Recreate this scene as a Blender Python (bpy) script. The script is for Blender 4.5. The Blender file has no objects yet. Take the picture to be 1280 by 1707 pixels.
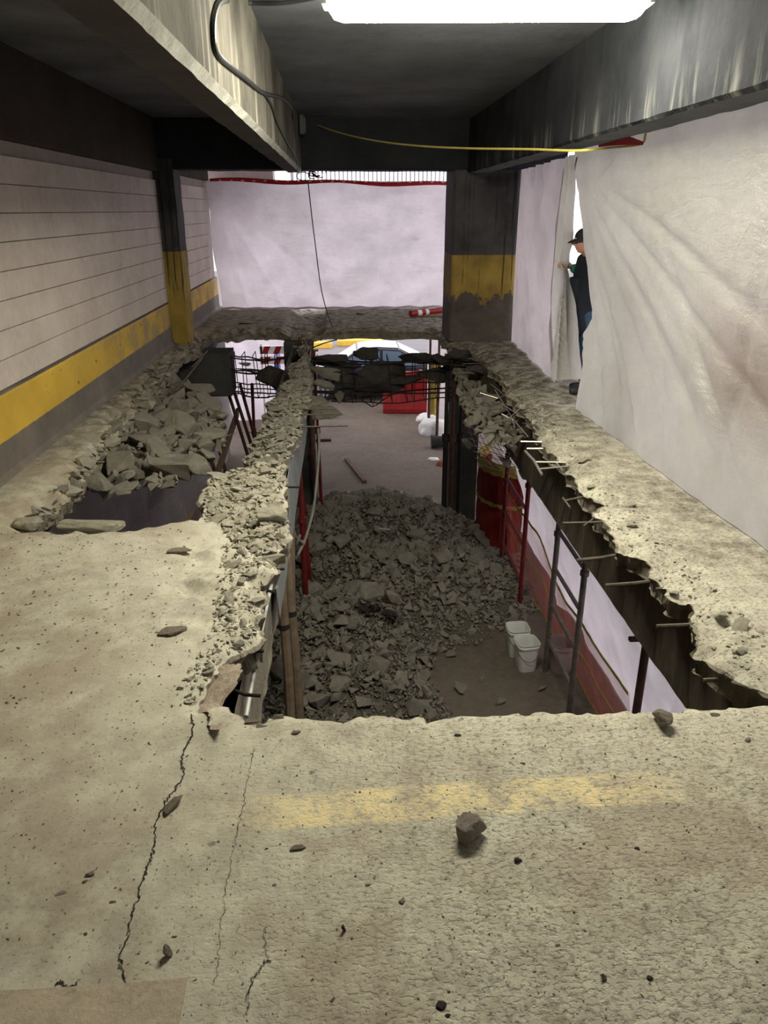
import bpy, bmesh, math, random
import numpy as np
from mathutils import Vector, Matrix, Euler
from math import radians as R, sin, cos, pi

# ------------------------------------------------------------------ camera
F, CX, CY, H = 1250.0, 640.0, 853.5, 1.85
TH = math.atan(503.5 / F)                        # pitch down
PS = math.atan(74.0 / F * cos(TH))               # yaw right
C0 = Vector((0, 0, H))
FW = Vector((sin(PS) * cos(TH), cos(PS) * cos(TH), -sin(TH)))
RT = Vector((cos(PS), -sin(PS), 0))
UP = RT.cross(FW)
scene = bpy.context.scene
cam_d = bpy.data.cameras.new('camera'); cam = bpy.data.objects.new('camera', cam_d)
scene.collection.objects.link(cam); scene.camera = cam
cam.location = C0
cam.rotation_euler = FW.to_track_quat('-Z', 'Y').to_euler()
cam_d.sensor_fit = 'VERTICAL'; cam_d.sensor_height = 36; cam_d.lens = F * 36 / 1707
cam_d.clip_start = 0.02; cam_d.clip_end = 300

def P(px, py, z=None, x=None, y=None):
    """photo pixel -> point of the place on a plane z=, x= or y="""
    d = FW * F + RT * (px - CX) - UP * (py - CY)
    if z is not None: t = (z - C0.z) / d.z
    elif x is not None: t = (x - C0.x) / d.x
    else: t = (y - C0.y) / d.y
    return C0 + d * t

# ------------------------------------------------------------------ world and exposure
w = bpy.data.worlds.new('sky'); scene.world = w; w.use_nodes = True
bg = w.node_tree.nodes['Background']
bg.inputs[0].default_value = (1.0, 0.925, 0.99, 1); bg.inputs[1].default_value = 1.6
vs = scene.view_settings
vs.view_transform = 'Standard'; vs.look = 'None'; vs.gamma = 1; vs.use_curve_mapping = False
vs.exposure = 0.42
LAMP = 165.0
try:
    scene.cycles.max_bounces = 8; scene.cycles.diffuse_bounces = 4; scene.cycles.use_denoising = True
    scene.cycles.sample_clamp_indirect = 6
except Exception: pass

# ------------------------------------------------------------------ helpers
col = scene.collection
rng = np.random.default_rng(7); random.seed(7)

def tag(o, label=None, cat=None, group=None, kind=None):
    if label: o['label'] = label
    if cat: o['category'] = cat
    if group: o['group'] = group
    if kind: o['kind'] = kind
    return o
def empty(name, loc=(0, 0, 0), rz=0, **k):
    o = bpy.data.objects.new(name, None); col.objects.link(o); o.location = loc; o.rotation_euler = (0, 0, rz)
    o.empty_display_size = .1
    return tag(o, **k)
def link(name, me, mat=None, parent=None, loc=None, rot=None, scl=None, **k):
    o = bpy.data.objects.new(name, me); col.objects.link(o)
    if mat is not None and len(me.materials) == 0: me.materials.append(mat)
    if parent is not None: o.parent = parent
    if loc is not None: o.location = loc
    if rot is not None: o.rotation_euler = rot
    if scl is not None: o.scale = scl
    return tag(o, **k)

class MB:
    """collects verts and faces for ONE mesh"""
    def __init__(s): s.v = []; s.f = []
    def add(s, vs_, fs_):
        n = len(s.v); s.v += [tuple(p) for p in vs_]; s.f += [tuple(i + n for i in f) for f in fs_]; return s
    def box(s, a, b, M=None):
        (x0, y0, z0), (x1, y1, z1) = a, b
        v = [(x0,y0,z0),(x1,y0,z0),(x1,y1,z0),(x0,y1,z0),(x0,y0,z1),(x1,y0,z1),(x1,y1,z1),(x0,y1,z1)]
        if M is not None: v = [M @ Vector(p) for p in v]
        return s.add(v, [(0,3,2,1),(4,5,6,7),(0,1,5,4),(1,2,6,5),(2,3,7,6),(3,0,4,7)])
    def tube(s, pts, r, n=8, cap=True):
        pts = [Vector(p) for p in pts]; rr = r if hasattr(r, '__len__') else [r] * len(pts)
        vs_, fs_ = [], []
        t = (pts[1] - pts[0]).normalized()
        a = t.orthogonal().normalized()
        for i, p in enumerate(pts):
            if i == 0: t2 = (pts[1] - pts[0])
            elif i == len(pts) - 1: t2 = (pts[-1] - pts[-2])
            else: t2 = (pts[i + 1] - pts[i - 1])
            t2.normalize()
            a = (a - t2 * a.dot(t2)); a = a.normalized() if a.length > 1e-6 else t2.orthogonal().normalized()
            b = t2.cross(a)
            for k in range(n):
                g = 2 * pi * k / n
                vs_.append(p + (a * cos(g) + b * sin(g)) * rr[i])
        for i in range(len(pts) - 1):
            for k in range(n):
                k2 = (k + 1) % n
                fs_.append((i*n+k, i*n+k2, (i+1)*n+k2, (i+1)*n+k))
        if cap:
            fs_.append(tuple(range(n))[::-1]); fs_.append(tuple((len(pts)-1)*n + k for k in range(n)))
        return s.add(vs_, fs_)
    def lathe(s, prof, n=20, c=(0, 0, 0)):
        vs_, fs_ = [], []
        for r, z in prof:
            for k in range(n):
                g = 2*pi*k/n; vs_.append((c[0]+r*cos(g), c[1]+r*sin(g), c[2]+z))
        for i in range(len(prof)-1):
            for k in range(n):
                k2 = (k+1) % n; fs_.append((i*n+k, i*n+k2, (i+1)*n+k2, (i+1)*n+k))
        fs_.append(tuple(range(n))[::-1]); fs_.append(tuple((len(prof)-1)*n+k for k in range(n)))
        return s.add(vs_, fs_)
    def mesh(s, name, mat=None, smooth=False, bevel=0, seg=2):
        me = bpy.data.meshes.new(name); me.from_pydata([tuple(p) for p in s.v], [], s.f)
        if bevel:
            bm = bmesh.new(); bm.from_mesh(me)
            bmesh.ops.bevel(bm, geom=[e for e in bm.edges if e.is_manifold and e.calc_face_angle(0) > .5], offset=bevel, segments=seg, affect='EDGES', profile=.6)
            bm.to_mesh(me); bm.free()
        if mat: me.materials.append(mat)
        me.update()
        if smooth:
            me.polygons.foreach_set('use_smooth', [True] * len(me.polygons))
            try: me.set_sharp_from_angle(angle=R(40))
            except Exception: pass
        return me
    def build(s, name, mat, parent=None, smooth=False, bevel=0, seg=2, **k):
        return link(name, s.mesh(name, mat, smooth, bevel, seg), None, parent, **k)

def np_mesh(name, V, Fa, mat=None, smooth=False):
    """numpy vertices (n,3), faces (m,k) -> mesh"""
    me = bpy.data.meshes.new(name); V = np.asarray(V, np.float32); Fa = np.asarray(Fa, np.int32)
    k = Fa.shape[1]
    me.vertices.add(len(V)); me.vertices.foreach_set('co', V.ravel())
    me.loops.add(Fa.size); me.loops.foreach_set('vertex_index', Fa.ravel())
    me.polygons.add(len(Fa)); me.polygons.foreach_set('loop_start', np.arange(0, Fa.size, k, dtype=np.int32))
    me.update(calc_edges=True); me.validate()
    me.polygons.foreach_set('use_smooth', np.full(len(me.polygons), smooth))
    if mat: me.materials.append(mat)
    me.update(); return me
def grid_faces(nu, nv):
    i = np.arange(nu * nv).reshape(nu, nv)
    return np.stack([i[:-1, :-1], i[1:, :-1], i[1:, 1:], i[:-1, 1:]], -1).reshape(-1, 4)

_T = rng.random((64, 64, 64))
def noise(x, y, z=0.0, s=1.0):
    """smooth value noise in 0..1, numpy arrays"""
    x, y, z = np.broadcast_arrays(np.asarray(x, float)*s + 31.3, np.asarray(y, float)*s + 17.7, np.asarray(z, float)*s + 5.1)
    xi, yi, zi = np.floor(x).astype(int), np.floor(y).astype(int), np.floor(z).astype(int)
    u, v, q = x-xi, y-yi, z-zi
    u, v, q = u*u*(3-2*u), v*v*(3-2*v), q*q*(3-2*q)
    g = lambda a, b, c: _T[(xi+a) & 63, (yi+b) & 63, (zi+c) & 63]
    return ((g(0,0,0)*(1-u)+g(1,0,0)*u)*(1-v)+(g(0,1,0)*(1-u)+g(1,1,0)*u)*v)*(1-q) + ((g(0,0,1)*(1-u)+g(1,0,1)*u)*(1-v)+(g(0,1,1)*(1-u)+g(1,1,1)*u)*v)*q
def fbm(x, y, z=0.0, s=1.0, o=4):
    t = 0; a = .5
    for k in range(o): t = t + a * (noise(x, y, z + k*3.7, s * 2**k) - .5); a *= .5
    return t      # about -.5 .. .5

# ------------------------------------------------------------------ materials
def srgb(r, g, b):
    f = lambda c: (c/255/12.92) if c/255 <= .04045 else ((c/255+.055)/1.055)**2.4
    return (f(r), f(g), f(b), 1)
class NT:
    def __init__(s, name):
        s.m = bpy.data.materials.new(name); s.m.use_nodes = True; s.t = s.m.node_tree; s.n = s.t.nodes
        s.b = s.n['Principled BSDF']; s.out = s.n['Material Output']
    def new(s, ty, **k):
        n = s.n.new(ty)
        for a, v in k.items():
            if hasattr(n, a): setattr(n, a, v)
            else: s.set(n, a, v)
        return n
    def set(s, n, a, v):
        if hasattr(v, 'is_output') or isinstance(v, bpy.types.NodeSocket): s.t.links.new(v, n.inputs[a])
        else: n.inputs[a].default_value = v
    def co(s, kind='Object', scale=(1, 1, 1)):
        c = s.n.new('ShaderNodeTexCoord').outputs[kind]
        if scale == (1, 1, 1): return c
        mp = s.n.new('ShaderNodeMapping'); s.t.links.new(c, mp.inputs[0]); mp.inputs['Scale'].default_value = scale
        return mp.outputs[0]
    def noise(s, scale, detail=5, rough=.6, vec=None, dist=0):
        n = s.n.new('ShaderNodeTexNoise'); n.inputs['Scale'].default_value = scale; n.inputs['Detail'].default_value = detail
        n.inputs['Roughness'].default_value = rough; n.inputs['Distortion'].default_value = dist
        s.t.links.new(vec if vec is not None else s.co(), n.inputs['Vector']); return n.outputs['Fac']
    def voro(s, scale, feat='F1', vec=None):
        n = s.n.new('ShaderNodeTexVoronoi'); n.feature = feat; n.inputs['Scale'].default_value = scale
        s.t.links.new(vec if vec is not None else s.co(), n.inputs['Vector']); return n.outputs['Distance']
    def ramp(s, fac, stops, interp='LINEAR'):
        n = s.n.new('ShaderNodeValToRGB'); s.t.links.new(fac, n.inputs[0]); n.color_ramp.interpolation = interp
        e = n.color_ramp.elements
        while len(e) < len(stops): e.new(.5)
        for k, (p, c) in enumerate(stops):
            e[k].position = p; e[k].color = c if hasattr(c, '__len__') else (c, c, c, 1)
        return n.outputs['Color']
    def mix(s, fac, a, b, mode='MIX'):
        n = s.n.new('ShaderNodeMix'); n.data_type = 'RGBA'; n.blend_type = mode
        s.set(n, 0, fac); s.set(n, 6, a); s.set(n, 7, b); return n.outputs[2]
    def math(s, op, a, b=0.0, c=None, clamp=False):
        n = s.n.new('ShaderNodeMath'); n.operation = op; n.use_clamp = clamp; s.set(n, 0, a); s.set(n, 1, b)
        if c is not None: s.set(n, 2, c)
        return n.outputs[0]
    def sep(s, vec=None):
        n = s.n.new('ShaderNodeSeparateXYZ'); s.t.links.new(vec if vec is not None else s.co(), n.inputs[0]); return n.outputs
    def step(s, v, a, b):          # 0 below a, 1 above b
        n = s.n.new('ShaderNodeMapRange'); n.interpolation_type = 'SMOOTHSTEP'; s.set(n, 0, v)
        n.inputs[1].default_value = a; n.inputs[2].default_value = b; n.inputs[3].default_value = 0; n.inputs[4].default_value = 1
        return n.outputs[0]
    def bump(s, h, strength=.5, dist=.01, prev=None):
        n = s.n.new('ShaderNodeBump'); n.inputs['Strength'].default_value = strength; n.inputs['Distance'].default_value = dist
        s.t.links.new(h, n.inputs['Height'])
        if prev is not None: s.t.links.new(prev, n.inputs['Normal'])
        return n.outputs[0]
    def done(s, color=None, rough=.8, normal=None, metal=0, spec=None):
        if color is not None: s.set(s.b, 'Base Color', color)
        s.set(s.b, 'Roughness', rough); s.b.inputs['Metallic'].default_value = metal
        if spec is not None: s.b.inputs['Specular IOR Level'].default_value = spec
        if normal is not None: s.t.links.new(normal, s.b.inputs['Normal'])
        return s.m

def simple(name, c, rough=.6, metal=0, var=.25, scale=6, bump=.0, bscale=60, dark=None):
    t = NT(name); f = t.noise(scale, 6, .65)
    d = dark or tuple(q*(1-var) for q in c[:3]) + (1,)
    colr = t.ramp(f, [(.3, d), (.7, c)])
    nm = t.bump(t.noise(bscale, 4), bump, .01) if bump else None
    return t.done(colr, rough, nm, metal, .3)

def concrete(name, base, dark, light=None, scale=1.5, bump=.5, pit=True, rough=.9, world=False):
    t = NT(name); g = t.n.new('ShaderNodeNewGeometry').outputs['Position'] if world else t.co('Object')
    c = t.ramp(t.noise(scale, 8, .7, g), [(.3, dark), (.72, base)])
    c2 = t.mix(t.ramp(t.noise(scale*14, 6, .7, g), [(.35, 0.0), (.7, .45)]), c, light or base)
    nm = t.bump(t.noise(30, 8, .7, g), bump, .012)
    if pit:
        sp = t.ramp(t.noise(55, 3, .5, g), [(.28, .75), (.36, 1.0)])
        c2 = t.mix(1.0, c2, sp, 'MULTIPLY')
    return t.done(c2, rough, nm, 0, .2)

M = {}
def mk_floor():
    t = NT('floor_concrete'); g = t.co('Object'); X, Y, Z = t.sep(g)
    base = t.ramp(t.noise(.9, 7, .6, g), [(.3, (.31, .285, .225, 1)), (.5, (.43, .405, .325, 1)), (.75, (.52, .495, .40, 1))])
    # far slab browner with dirt, and darker with lamp falloff painted into the colour
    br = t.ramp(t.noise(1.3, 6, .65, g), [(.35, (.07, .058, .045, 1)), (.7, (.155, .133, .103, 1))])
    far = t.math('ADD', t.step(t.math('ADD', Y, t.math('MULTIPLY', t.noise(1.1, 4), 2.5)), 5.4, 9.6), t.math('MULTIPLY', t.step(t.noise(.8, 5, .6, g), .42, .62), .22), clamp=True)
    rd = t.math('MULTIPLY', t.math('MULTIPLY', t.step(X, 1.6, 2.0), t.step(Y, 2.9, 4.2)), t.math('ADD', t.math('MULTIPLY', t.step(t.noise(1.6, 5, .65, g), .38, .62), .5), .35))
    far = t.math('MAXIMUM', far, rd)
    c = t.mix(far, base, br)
    # chalky dust beside the broken edges
    dust = t.ramp(t.noise(7, 8, .75, g), [(.42, 0.0), (.6, .55)])
    c = t.mix(dust, c, (.60, .58, .46, 1))
    # worn aggregate specks
    sp = t.ramp(t.noise(75, 2, .5, g), [(.30, .55), (.38, 1.0)])
    c = t.mix(1.0, c, sp, 'MULTIPLY')
    sp2 = t.ramp(t.noise(26, 3, .5, g), [(.27, .5), (.33, 1.0)])
    c = t.mix(1.0, c, sp2, 'MULTIPLY')
    mo = t.ramp(t.noise(44, 4, .6, g), [(.38, .64), (.49, 1.0)])
    c = t.mix(t.step(X, -.7, .6), c, t.mix(1.0, c, mo, 'MULTIPLY'))
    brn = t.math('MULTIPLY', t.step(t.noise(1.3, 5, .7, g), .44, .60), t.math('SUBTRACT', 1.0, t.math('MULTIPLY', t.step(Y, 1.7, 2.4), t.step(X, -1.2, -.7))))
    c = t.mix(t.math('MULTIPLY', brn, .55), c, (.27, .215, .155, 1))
    # faded yellow parking line across the near slab
    wob = t.math('MULTIPLY', t.math('SUBTRACT', t.noise(3.5, 4, .6, g), .5), .05)
    yy = t.math('ADD', t.math('SUBTRACT', Y, t.math('MULTIPLY', X, 0.035)), wob)
    band = t.math('MULTIPLY', t.step(yy, YL0 - .012, YL0 + .012), t.math('SUBTRACT', 1.0, t.step(yy, YL1 - .012, YL1 + .012)))
    xs = t.math('MULTIPLY', t.step(X, -.50, -.1), t.math('SUBTRACT', 1.0, t.step(X, .75, 1.35)))
    wear = t.step(t.noise(30, 6, .75, g), .38, .52)
    wear2 = t.step(t.noise(7, 3, .6, g), .28, .62)
    fy = t.math('MULTIPLY', t.math('MULTIPLY', band, xs), t.math('MULTIPLY', wear, t.math('MULTIPLY', wear2, .85)))
    c = t.mix(fy, c, (.72, .60, .32, 1))
    # brushed finish left, pitted exposed finish right
    br_ = t.noise(1.0, 8, .8, t.co('Object', (9, 60, 9)))
    nm = t.bump(br_, .14, .003)
    nm = t.bump(t.noise(60, 6, .65, g), .45, .004, nm)
    nm = t.bump(t.math('MULTIPLY', t.step(X, -.9, .5), t.ramp(t.noise(52, 3, .5, t.co('Object', (1, 1.5, 1))), [(.36, 0.0), (.5, 1.0)])), .55, .005, nm)
    return t.done(c, .92, nm, 0, .15)
YL0 = P(700, 1368, z=0).y; YL1 = P(700, 1312, z=0).y
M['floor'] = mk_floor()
M['fracture'] = concrete('fractured_concrete', (.44, .415, .33, 1), (.22, .20, .155, 1), (.54, .51, .415, 1), 6, .9)
M['fracture_brown'] = concrete('brown_fractured_concrete', (.42, .35, .27, 1), (.20, .15, .11, 1), (.52, .46, .37, 1), 7, .9)
M['slab_side'] = concrete('slab_broken_side', (.30, .27, .21, 1), (.13, .115, .09, 1), (.36, .33, .26, 1), 9, 1)
M['chunk'] = concrete('rubble_concrete', (.235, .222, .182, 1), (.125, .117, .094, 1), (.29, .27, .225, 1), 5, .8)
M['chunk_mottled'] = concrete('mottled_stone', (.40, .36, .31, 1), (.12, .095, .075, 1), (.50, .46, .40, 1), 26, .8)
M['chunk_brown'] = concrete('rubble_concrete_brown', (.27, .225, .165, 1), (.11, .09, .07, 1), (.36, .32, .26, 1), 9, .8)
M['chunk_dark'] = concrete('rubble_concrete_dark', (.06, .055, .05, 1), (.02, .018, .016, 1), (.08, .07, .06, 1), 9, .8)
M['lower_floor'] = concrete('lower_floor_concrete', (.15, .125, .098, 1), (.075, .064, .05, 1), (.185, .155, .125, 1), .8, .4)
M['dirt'] = concrete('rubble_dust', (.11, .10, .08, 1), (.05, .045, .037, 1), (.14, .13, .10, 1), 6, .9)
def mk_ceiling():
    t = NT('sooted_concrete'); g = t.co('Object')
    c = t.ramp(t.noise(.9, 7, .65, g), [(.3, (.075, .080, .090, 1)), (.7, (.20, .21, .225, 1))])
    return t.done(c, .85, t.bump(t.noise(14, 5), .3, .01), 0, .2)
M['ceiling'] = mk_ceiling()
def mk_beam(name, lo, hi, streak, zb, zt, amt=.6):
    """dark beam with chalky lime streaks running down its side"""
    t = NT(name); g = t.co('Object'); X, Y, Z = t.sep(g)
    c = t.ramp(t.noise(1.6, 7, .65, g), [(.3, lo), (.7, hi)])
    st = t.ramp(t.noise(1.0, 6, .7, t.co('Object', (5, 7, .55))), [(.50, 0.0), (.68, 1.0)])
    low = t.math('SUBTRACT', 1.0, t.step(Z, zb, zt))
    f = t.math('MULTIPLY', st, t.math('MULTIPLY', t.math('ADD', low, .08), amt), clamp=True)
    c = t.mix(f, c, streak)
    return t.done(c, .95, t.bump(t.noise(20, 6), .4, .01), 0, .05)
M['beam_pale'] = mk_beam('pale_streaked_beam', (.045, .043, .038, 1), (.15, .14, .118, 1), (.40, .38, .31, 1), 2.36, 2.85, .8)
M['beam_dark'] = mk_beam('dark_streaked_beam', (.012, .013, .016, 1), (.034, .036, .040, 1), (.20, .20, .18, 1), 2.36, 2.58, .6)
M['beam_grey'] = concrete('grey_beam_soffit', (.075, .072, .066, 1), (.035, .034, .032, 1), None, 1.5, .4)
M['beam_brown'] = concrete('brown_beam', (.065, .052, .040, 1), (.034, .027, .022, 1), None, 1.2, .4, pit=False)
M['under_beam'] = mk_beam('lower_beam_concrete', (.05, .043, .034, 1), (.12, .10, .078, 1), (.24, .21, .17, 1), -1.3, 0, .6)
M['block'] = concrete('painted_block', (.66, .585, .53, 1), (.42, .36, .32, 1), (.70, .62, .565, 1), 1.1, .25, pit=False, world=True)
M['mortar'] = simple('mortar', (.36, .32, .29, 1), .9, bump=.3)
def mk_curb():
    t = NT('painted_curb'); g = t.co('Object'); X, Y, Z = t.sep(g)
    grey = t.ramp(t.noise(2, 7, .65, g), [(.3, (.105, .092, .08, 1)), (.7, (.20, .175, .15, 1))])
    yel = t.ramp(t.noise(1.4, 6, .6, g), [(.3, (.48, .31, .045, 1)), (.7, (.68, .45, .06, 1))])
    worn = t.math('MULTIPLY', t.step(Y, 6.5, 10), t.step(t.noise(2.5, 6, .7, g), .4, .6))
    yel = t.mix(worn, yel, (.36, .27, .13, 1))
    chips = t.step(t.noise(11, 3, .5, g), .26, .30)
    yel = t.mix(chips, (.09, .08, .06, 1), yel)
    w = t.math('ADD', Z, t.math('MULTIPLY', t.math('SUBTRACT', t.noise(8, 4), .5), .012))
    f = t.math('MULTIPLY', t.step(w, .262, .27), t.math('SUBTRACT', 1.0, t.step(w, .585, .592)))
    low = t.math('MULTIPLY', t.step(w, -2.82, -2.81), t.math('SUBTRACT', 1.0, t.step(w, -2.5, -2.49)))
    f = t.math('ADD', f, low, clamp=True)
    return t.done(t.mix(f, grey, yel), .75, t.bump(t.noise(16, 5), .3, .01), 0, .25)
M['curb'] = mk_curb()
def mk_column(z1, zlo):
    t = NT('painted_column'); g = t.co('Object'); X, Y, Z = t.sep(g)
    grey = t.ramp(t.noise(2, 7, .65, g), [(.3, (.032, .032, .034, 1)), (.7, (.085, .08, .078, 1))])
    low = t.ramp(t.noise(3, 7, .65, g), [(.3, (.05, .045, .04, 1)), (.7, (.13, .11, .09, 1))])
    yel = t.ramp(t.noise(3, 6, .6, g), [(.3, (.18, .125, .03, 1)), (.7, (.36, .25, .055, 1))])
    ed = t.math('MULTIPLY', t.math('SUBTRACT', t.noise(3.2, 6, .7, t.co('Object', (1.6, 1.6, 1))), .5), .95)
    c = t.mix(t.step(t.math('ADD', Z, ed), zlo - .01, zlo + .01), low, yel)
    c = t.mix(t.step(Z, z1 - .008, z1 + .008), c, grey)
    drip = t.math('MULTIPLY', t.ramp(t.noise(1, 5, .6, t.co('Object', (22, 22, .35))), [(.57, 0.0), (.62, .85)]), t.step(Z, .5, .9))
    c = t.mix(drip, c, (.02, .02, .02, 1))
    return t.done(c, .8, t.bump(t.noise(16, 6), .4, .012), 0, .2)
M['column'] = mk_column(1.24, .62)
M['column_left'] = mk_column(1.30, .0)
def mk_tarp(name, c, tr=.5, weave=260, gloss=.06, dc=.6):
    t = NT(name); g = t.co('Object')
    cl = t.ramp(t.noise(2.2, 7, .7, g), [(.3, tuple(q*.84 for q in c[:3]) + (1,)), (.7, c)])
    X, Y, Z = t.sep(g)
    wv = t.math('MULTIPLY', t.math('SINE', t.math('MULTIPLY', Z, weave)), t.math('SINE', t.math('MULTIPLY', Y, weave)))
    nm = t.bump(wv, .12, .004); nm = t.bump(t.noise(6, 8, .7, g), .6, .03, nm); nm = t.bump(t.noise(1, 6, .65, t.co('Object', (2.2, 2.2, 9)), .8), .5, .03, nm)
    cr = t.new('ShaderNodeTexVoronoi'); cr.feature = 'DISTANCE_TO_EDGE'; cr.inputs['Scale'].default_value = 3.2
    t.t.links.new(t.co('Object', (1, 1.3, .8)), cr.inputs['Vector'])
    nm = t.bump(t.ramp(cr.outputs['Distance'], [(0.0, 1.0), (.05, 0.0)]), .12, .01, nm)
    d = t.new('ShaderNodeBsdfDiffuse', Color=t.mix(1.0, cl, (dc, dc, dc, 1), 'MULTIPLY'), Normal=nm); q = t.new('ShaderNodeBsdfTranslucent', Color=cl, Normal=nm)
    gl = t.new('ShaderNodeBsdfGlossy', Color=(1, 1, 1, 1), Roughness=.38, Normal=nm)
    m1 = t.new('ShaderNodeMixShader'); m2 = t.new('ShaderNodeMixShader')
    f = t.ramp(t.noise(1.4, 6, .7, g), [(.3, tr*.75), (.7, tr*1.2)])
    t.t.links.new(f, m1.inputs[0]); t.t.links.new(d.outputs[0], m1.inputs[1]); t.t.links.new(q.outputs[0], m1.inputs[2])
    m2.inputs[0].default_value = gloss; t.t.links.new(m1.outputs[0], m2.inputs[1]); t.t.links.new(gl.outputs[0], m2.inputs[2])
    t.t.links.new(m2.outputs[0], t.out.inputs[0]); return t.m
M['tarp'] = mk_tarp('reinforced_plastic_sheet', (.83, .82, .72, 1), .5, dc=.36, gloss=.10)
M['tarp_far'] = mk_tarp('white_plastic_sheet', (.88, .83, .87, 1), .60)
M['tarp_mauve'] = mk_tarp('plastic_sheet', (.82, .75, .76, 1), .5, gloss=.12)
M['tarp_low'] = mk_tarp('lower_plastic_sheet', (.86, .83, .84, 1), .52)
def emit(name, c, s):
    t = NT(name); e = t.new('ShaderNodeEmission', Color=c, Strength=s); t.t.links.new(e.outputs[0], t.out.inputs[0]); return t.m
M['lamp'] = emit('lamp_glow', (1.0, .945, .77, 1), LAMP)
M['lamp_body'] = simple('lamp_housing', (.6, .6, .56, 1), .5)
M['rust'] = simple('rusty_steel', (.12, .055, .035, 1), .75, .3, .5, 12, .3, dark=(.045, .025, .02, 1))
M['rebar'] = simple('rebar_steel', (.17, .145, .115, 1), .65, .4, .5, 20, .3)
M['rebar_dark'] = simple('rebar_steel_sooty', (.03, .025, .022, 1), .7, .3, .4, 20, .3)
M['wire'] = simple('bright_wire', (.45, .42, .36, 1), .4, .7)
M['scaffold'] = simple('grey_scaffold_steel', (.20, .18, .155, 1), .5, .5, .5, 9, .2)
M['red_steel'] = simple('red_painted_steel', (.19, .020, .016, 1), .5, .1, .5, 7, .2)
M['galv'] = simple('galvanised_sheet', (.26, .285, .29, 1), .6, .2, .4, 4, .1)
M['pipe_white'] = simple('pale_pipe', (.50, .54, .52, 1), .45, .1, .3, 9)
M['black'] = simple('black_cable', (.012, .012, .013, 1), .5)
M['conduit'] = simple('dark_conduit', (.04, .04, .042, 1), .45, .3)
M['yellow_cord'] = simple('yellow_cord', (.55, .46, .10, 1), .5)
M['grey_cable'] = simple('grey_cable', (.22, .22, .20, 1), .5)
M['timber'] = simple('weathered_timber', (.22, .165, .11, 1), .85, 0, .5, 7, .4)
M['wood'] = simple('brown_timber', (.20, .13, .075, 1), .85, 0, .5, 7, .4)
M['white_plastic'] = simple('white_plastic', (.74, .76, .72, 1), .4, 0, .12, 5)
M['bucket_dusty'] = simple('dusty_bucket_plastic', (.45, .36, .33, 1), .6, 0, .3, 8)
M['red_plastic'] = simple('red_plastic', (.30, .014, .014, 1), .45, 0, .3, 3)
M['red_tape'] = simple('red_tape', (.62, .03, .035, 1), .5, 0, .3, 9)
M['white_tape'] = simple('white_tape', (.8, .76, .72, 1), .5)
M['orange'] = simple('orange_plastic', (.80, .16, .05, 1), .5)
M['net_red'] = simple('red_netting', (.75, .17, .12, 1), .6, 0, .3, 6)
M['net_dark'] = simple('dark_red_netting', (.26, .02, .014, 1), .8, 0, .5, 8, .3)
M['net_yellow'] = simple('yellow_border', (.55, .44, .10, 1), .7, 0, .4, 8)
M['crack'] = simple('crack_shadow', (.025, .022, .018, 1), 1)
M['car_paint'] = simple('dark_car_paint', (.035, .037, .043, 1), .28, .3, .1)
M['car_trim_sheen'] = simple('silver_trim_and_sky_sheen', (.42, .43, .46, 1), .3, .4, .08)
M['glass'] = simple('dark_glass', (.10, .16, .20, 1), .08, 0, .1)
M['tyre'] = simple('tyre_rubber', (.018, .018, .018, 1), .8)
M['skin'] = simple('skin', (.46, .245, .165, 1), .5, 0, .15, 12)
M['navy'] = simple('navy_cloth', (.010, .013, .022, 1), .85, 0, .3, 20)
M['cap'] = simple('cap_cloth', (.014, .015, .022, 1), .8, 0, .3, 30)
M['green'] = simple('green_knit', (.012, .12, .065, 1), .85, 0, .2, 30)
M['denim'] = simple('denim', (.03, .07, .13, 1), .85, 0, .3, 30)
M['shoe'] = simple('shoe_leather', (.03, .03, .03, 1), .6)
M['asphalt'] = simple('outside_paving', (.24, .235, .24, 1), .85, 0, .2, 1.5)
M['curb_yellow'] = simple('yellow_kerb', (.85, .55, .08, 1), .7)
M['brick_red'] = simple('brick_fragment', (.30, .10, .06, 1), .9)
M['railing'] = simple('pale_railing', (.55, .53, .55, 1), .5)
M['blue'] = simple('blue_panel', (.10, .16, .45, 1), .5)

# ================================================================== STRUCTURE
def outline(pts, jag=.02, seed=1, sub=3):
    """edge of a broken opening on the slab, made jagged by midpoint displacement"""
    r = np.random.default_rng(seed)
    q = [np.array(P(x, y, z=0))[:2] for x, y in pts]
    for it in range(sub):
        o = []
        for i in range(len(q)):
            a, b = q[i], q[(i + 1) % len(q)]; L = np.linalg.norm(b - a)
            o.append(a)
            if L > .035:
                nrm = np.array([-(b-a)[1], (b-a)[0]]) / max(L, 1e-6)
                o.append((a + b)/2 + nrm * r.normal() * min(jag, L * .16))
        q = o
    return np.array(q)
MAIN_PX = [(326,1184),(400,1187),(460,1190),(510,1192),(552,1196),(573,1198),(598,1189),(624,1186),(656,1189),(681,1194),(710,1199),(731,1194),
 (767,1187),(854,1186),(911,1183),(940,1181),(1000,1186),(1060,1184),(1120,1180),(1180,1177),(1280,1171),(1320,1172),
 (1330,1160),(1280,1143),(1245,1130),(1210,1106),(1179,1079),(1177,1053),(1157,1022),(1149,987),(1114,979),(1096,952),(1070,917),(1044,904),(1026,887),
 (1009,856),(991,839),(991,822),(965,799),(943,777),(930,751),(908,734),(895,707),(882,686),(864,664),(847,642),(838,622),(818,598),(800,584),(776,574),(758,573),
 (744,569),(738,560),(737,550),(700,548),(650,550),(600,547),(560,549),(512,551),(511,575),(513,594),
 (519,620),(508,660),(500,690),(490,730),(482,750),(472,775),(470,810),(473,844),(481,855),(484,883),(474,900),(457,920),(444,948),(436,973),(433,1007),(432,1040),
 (424,1066),(405,1080),(372,1100),(362,1108),(352,1125),(342,1140),(332,1165)]
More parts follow.
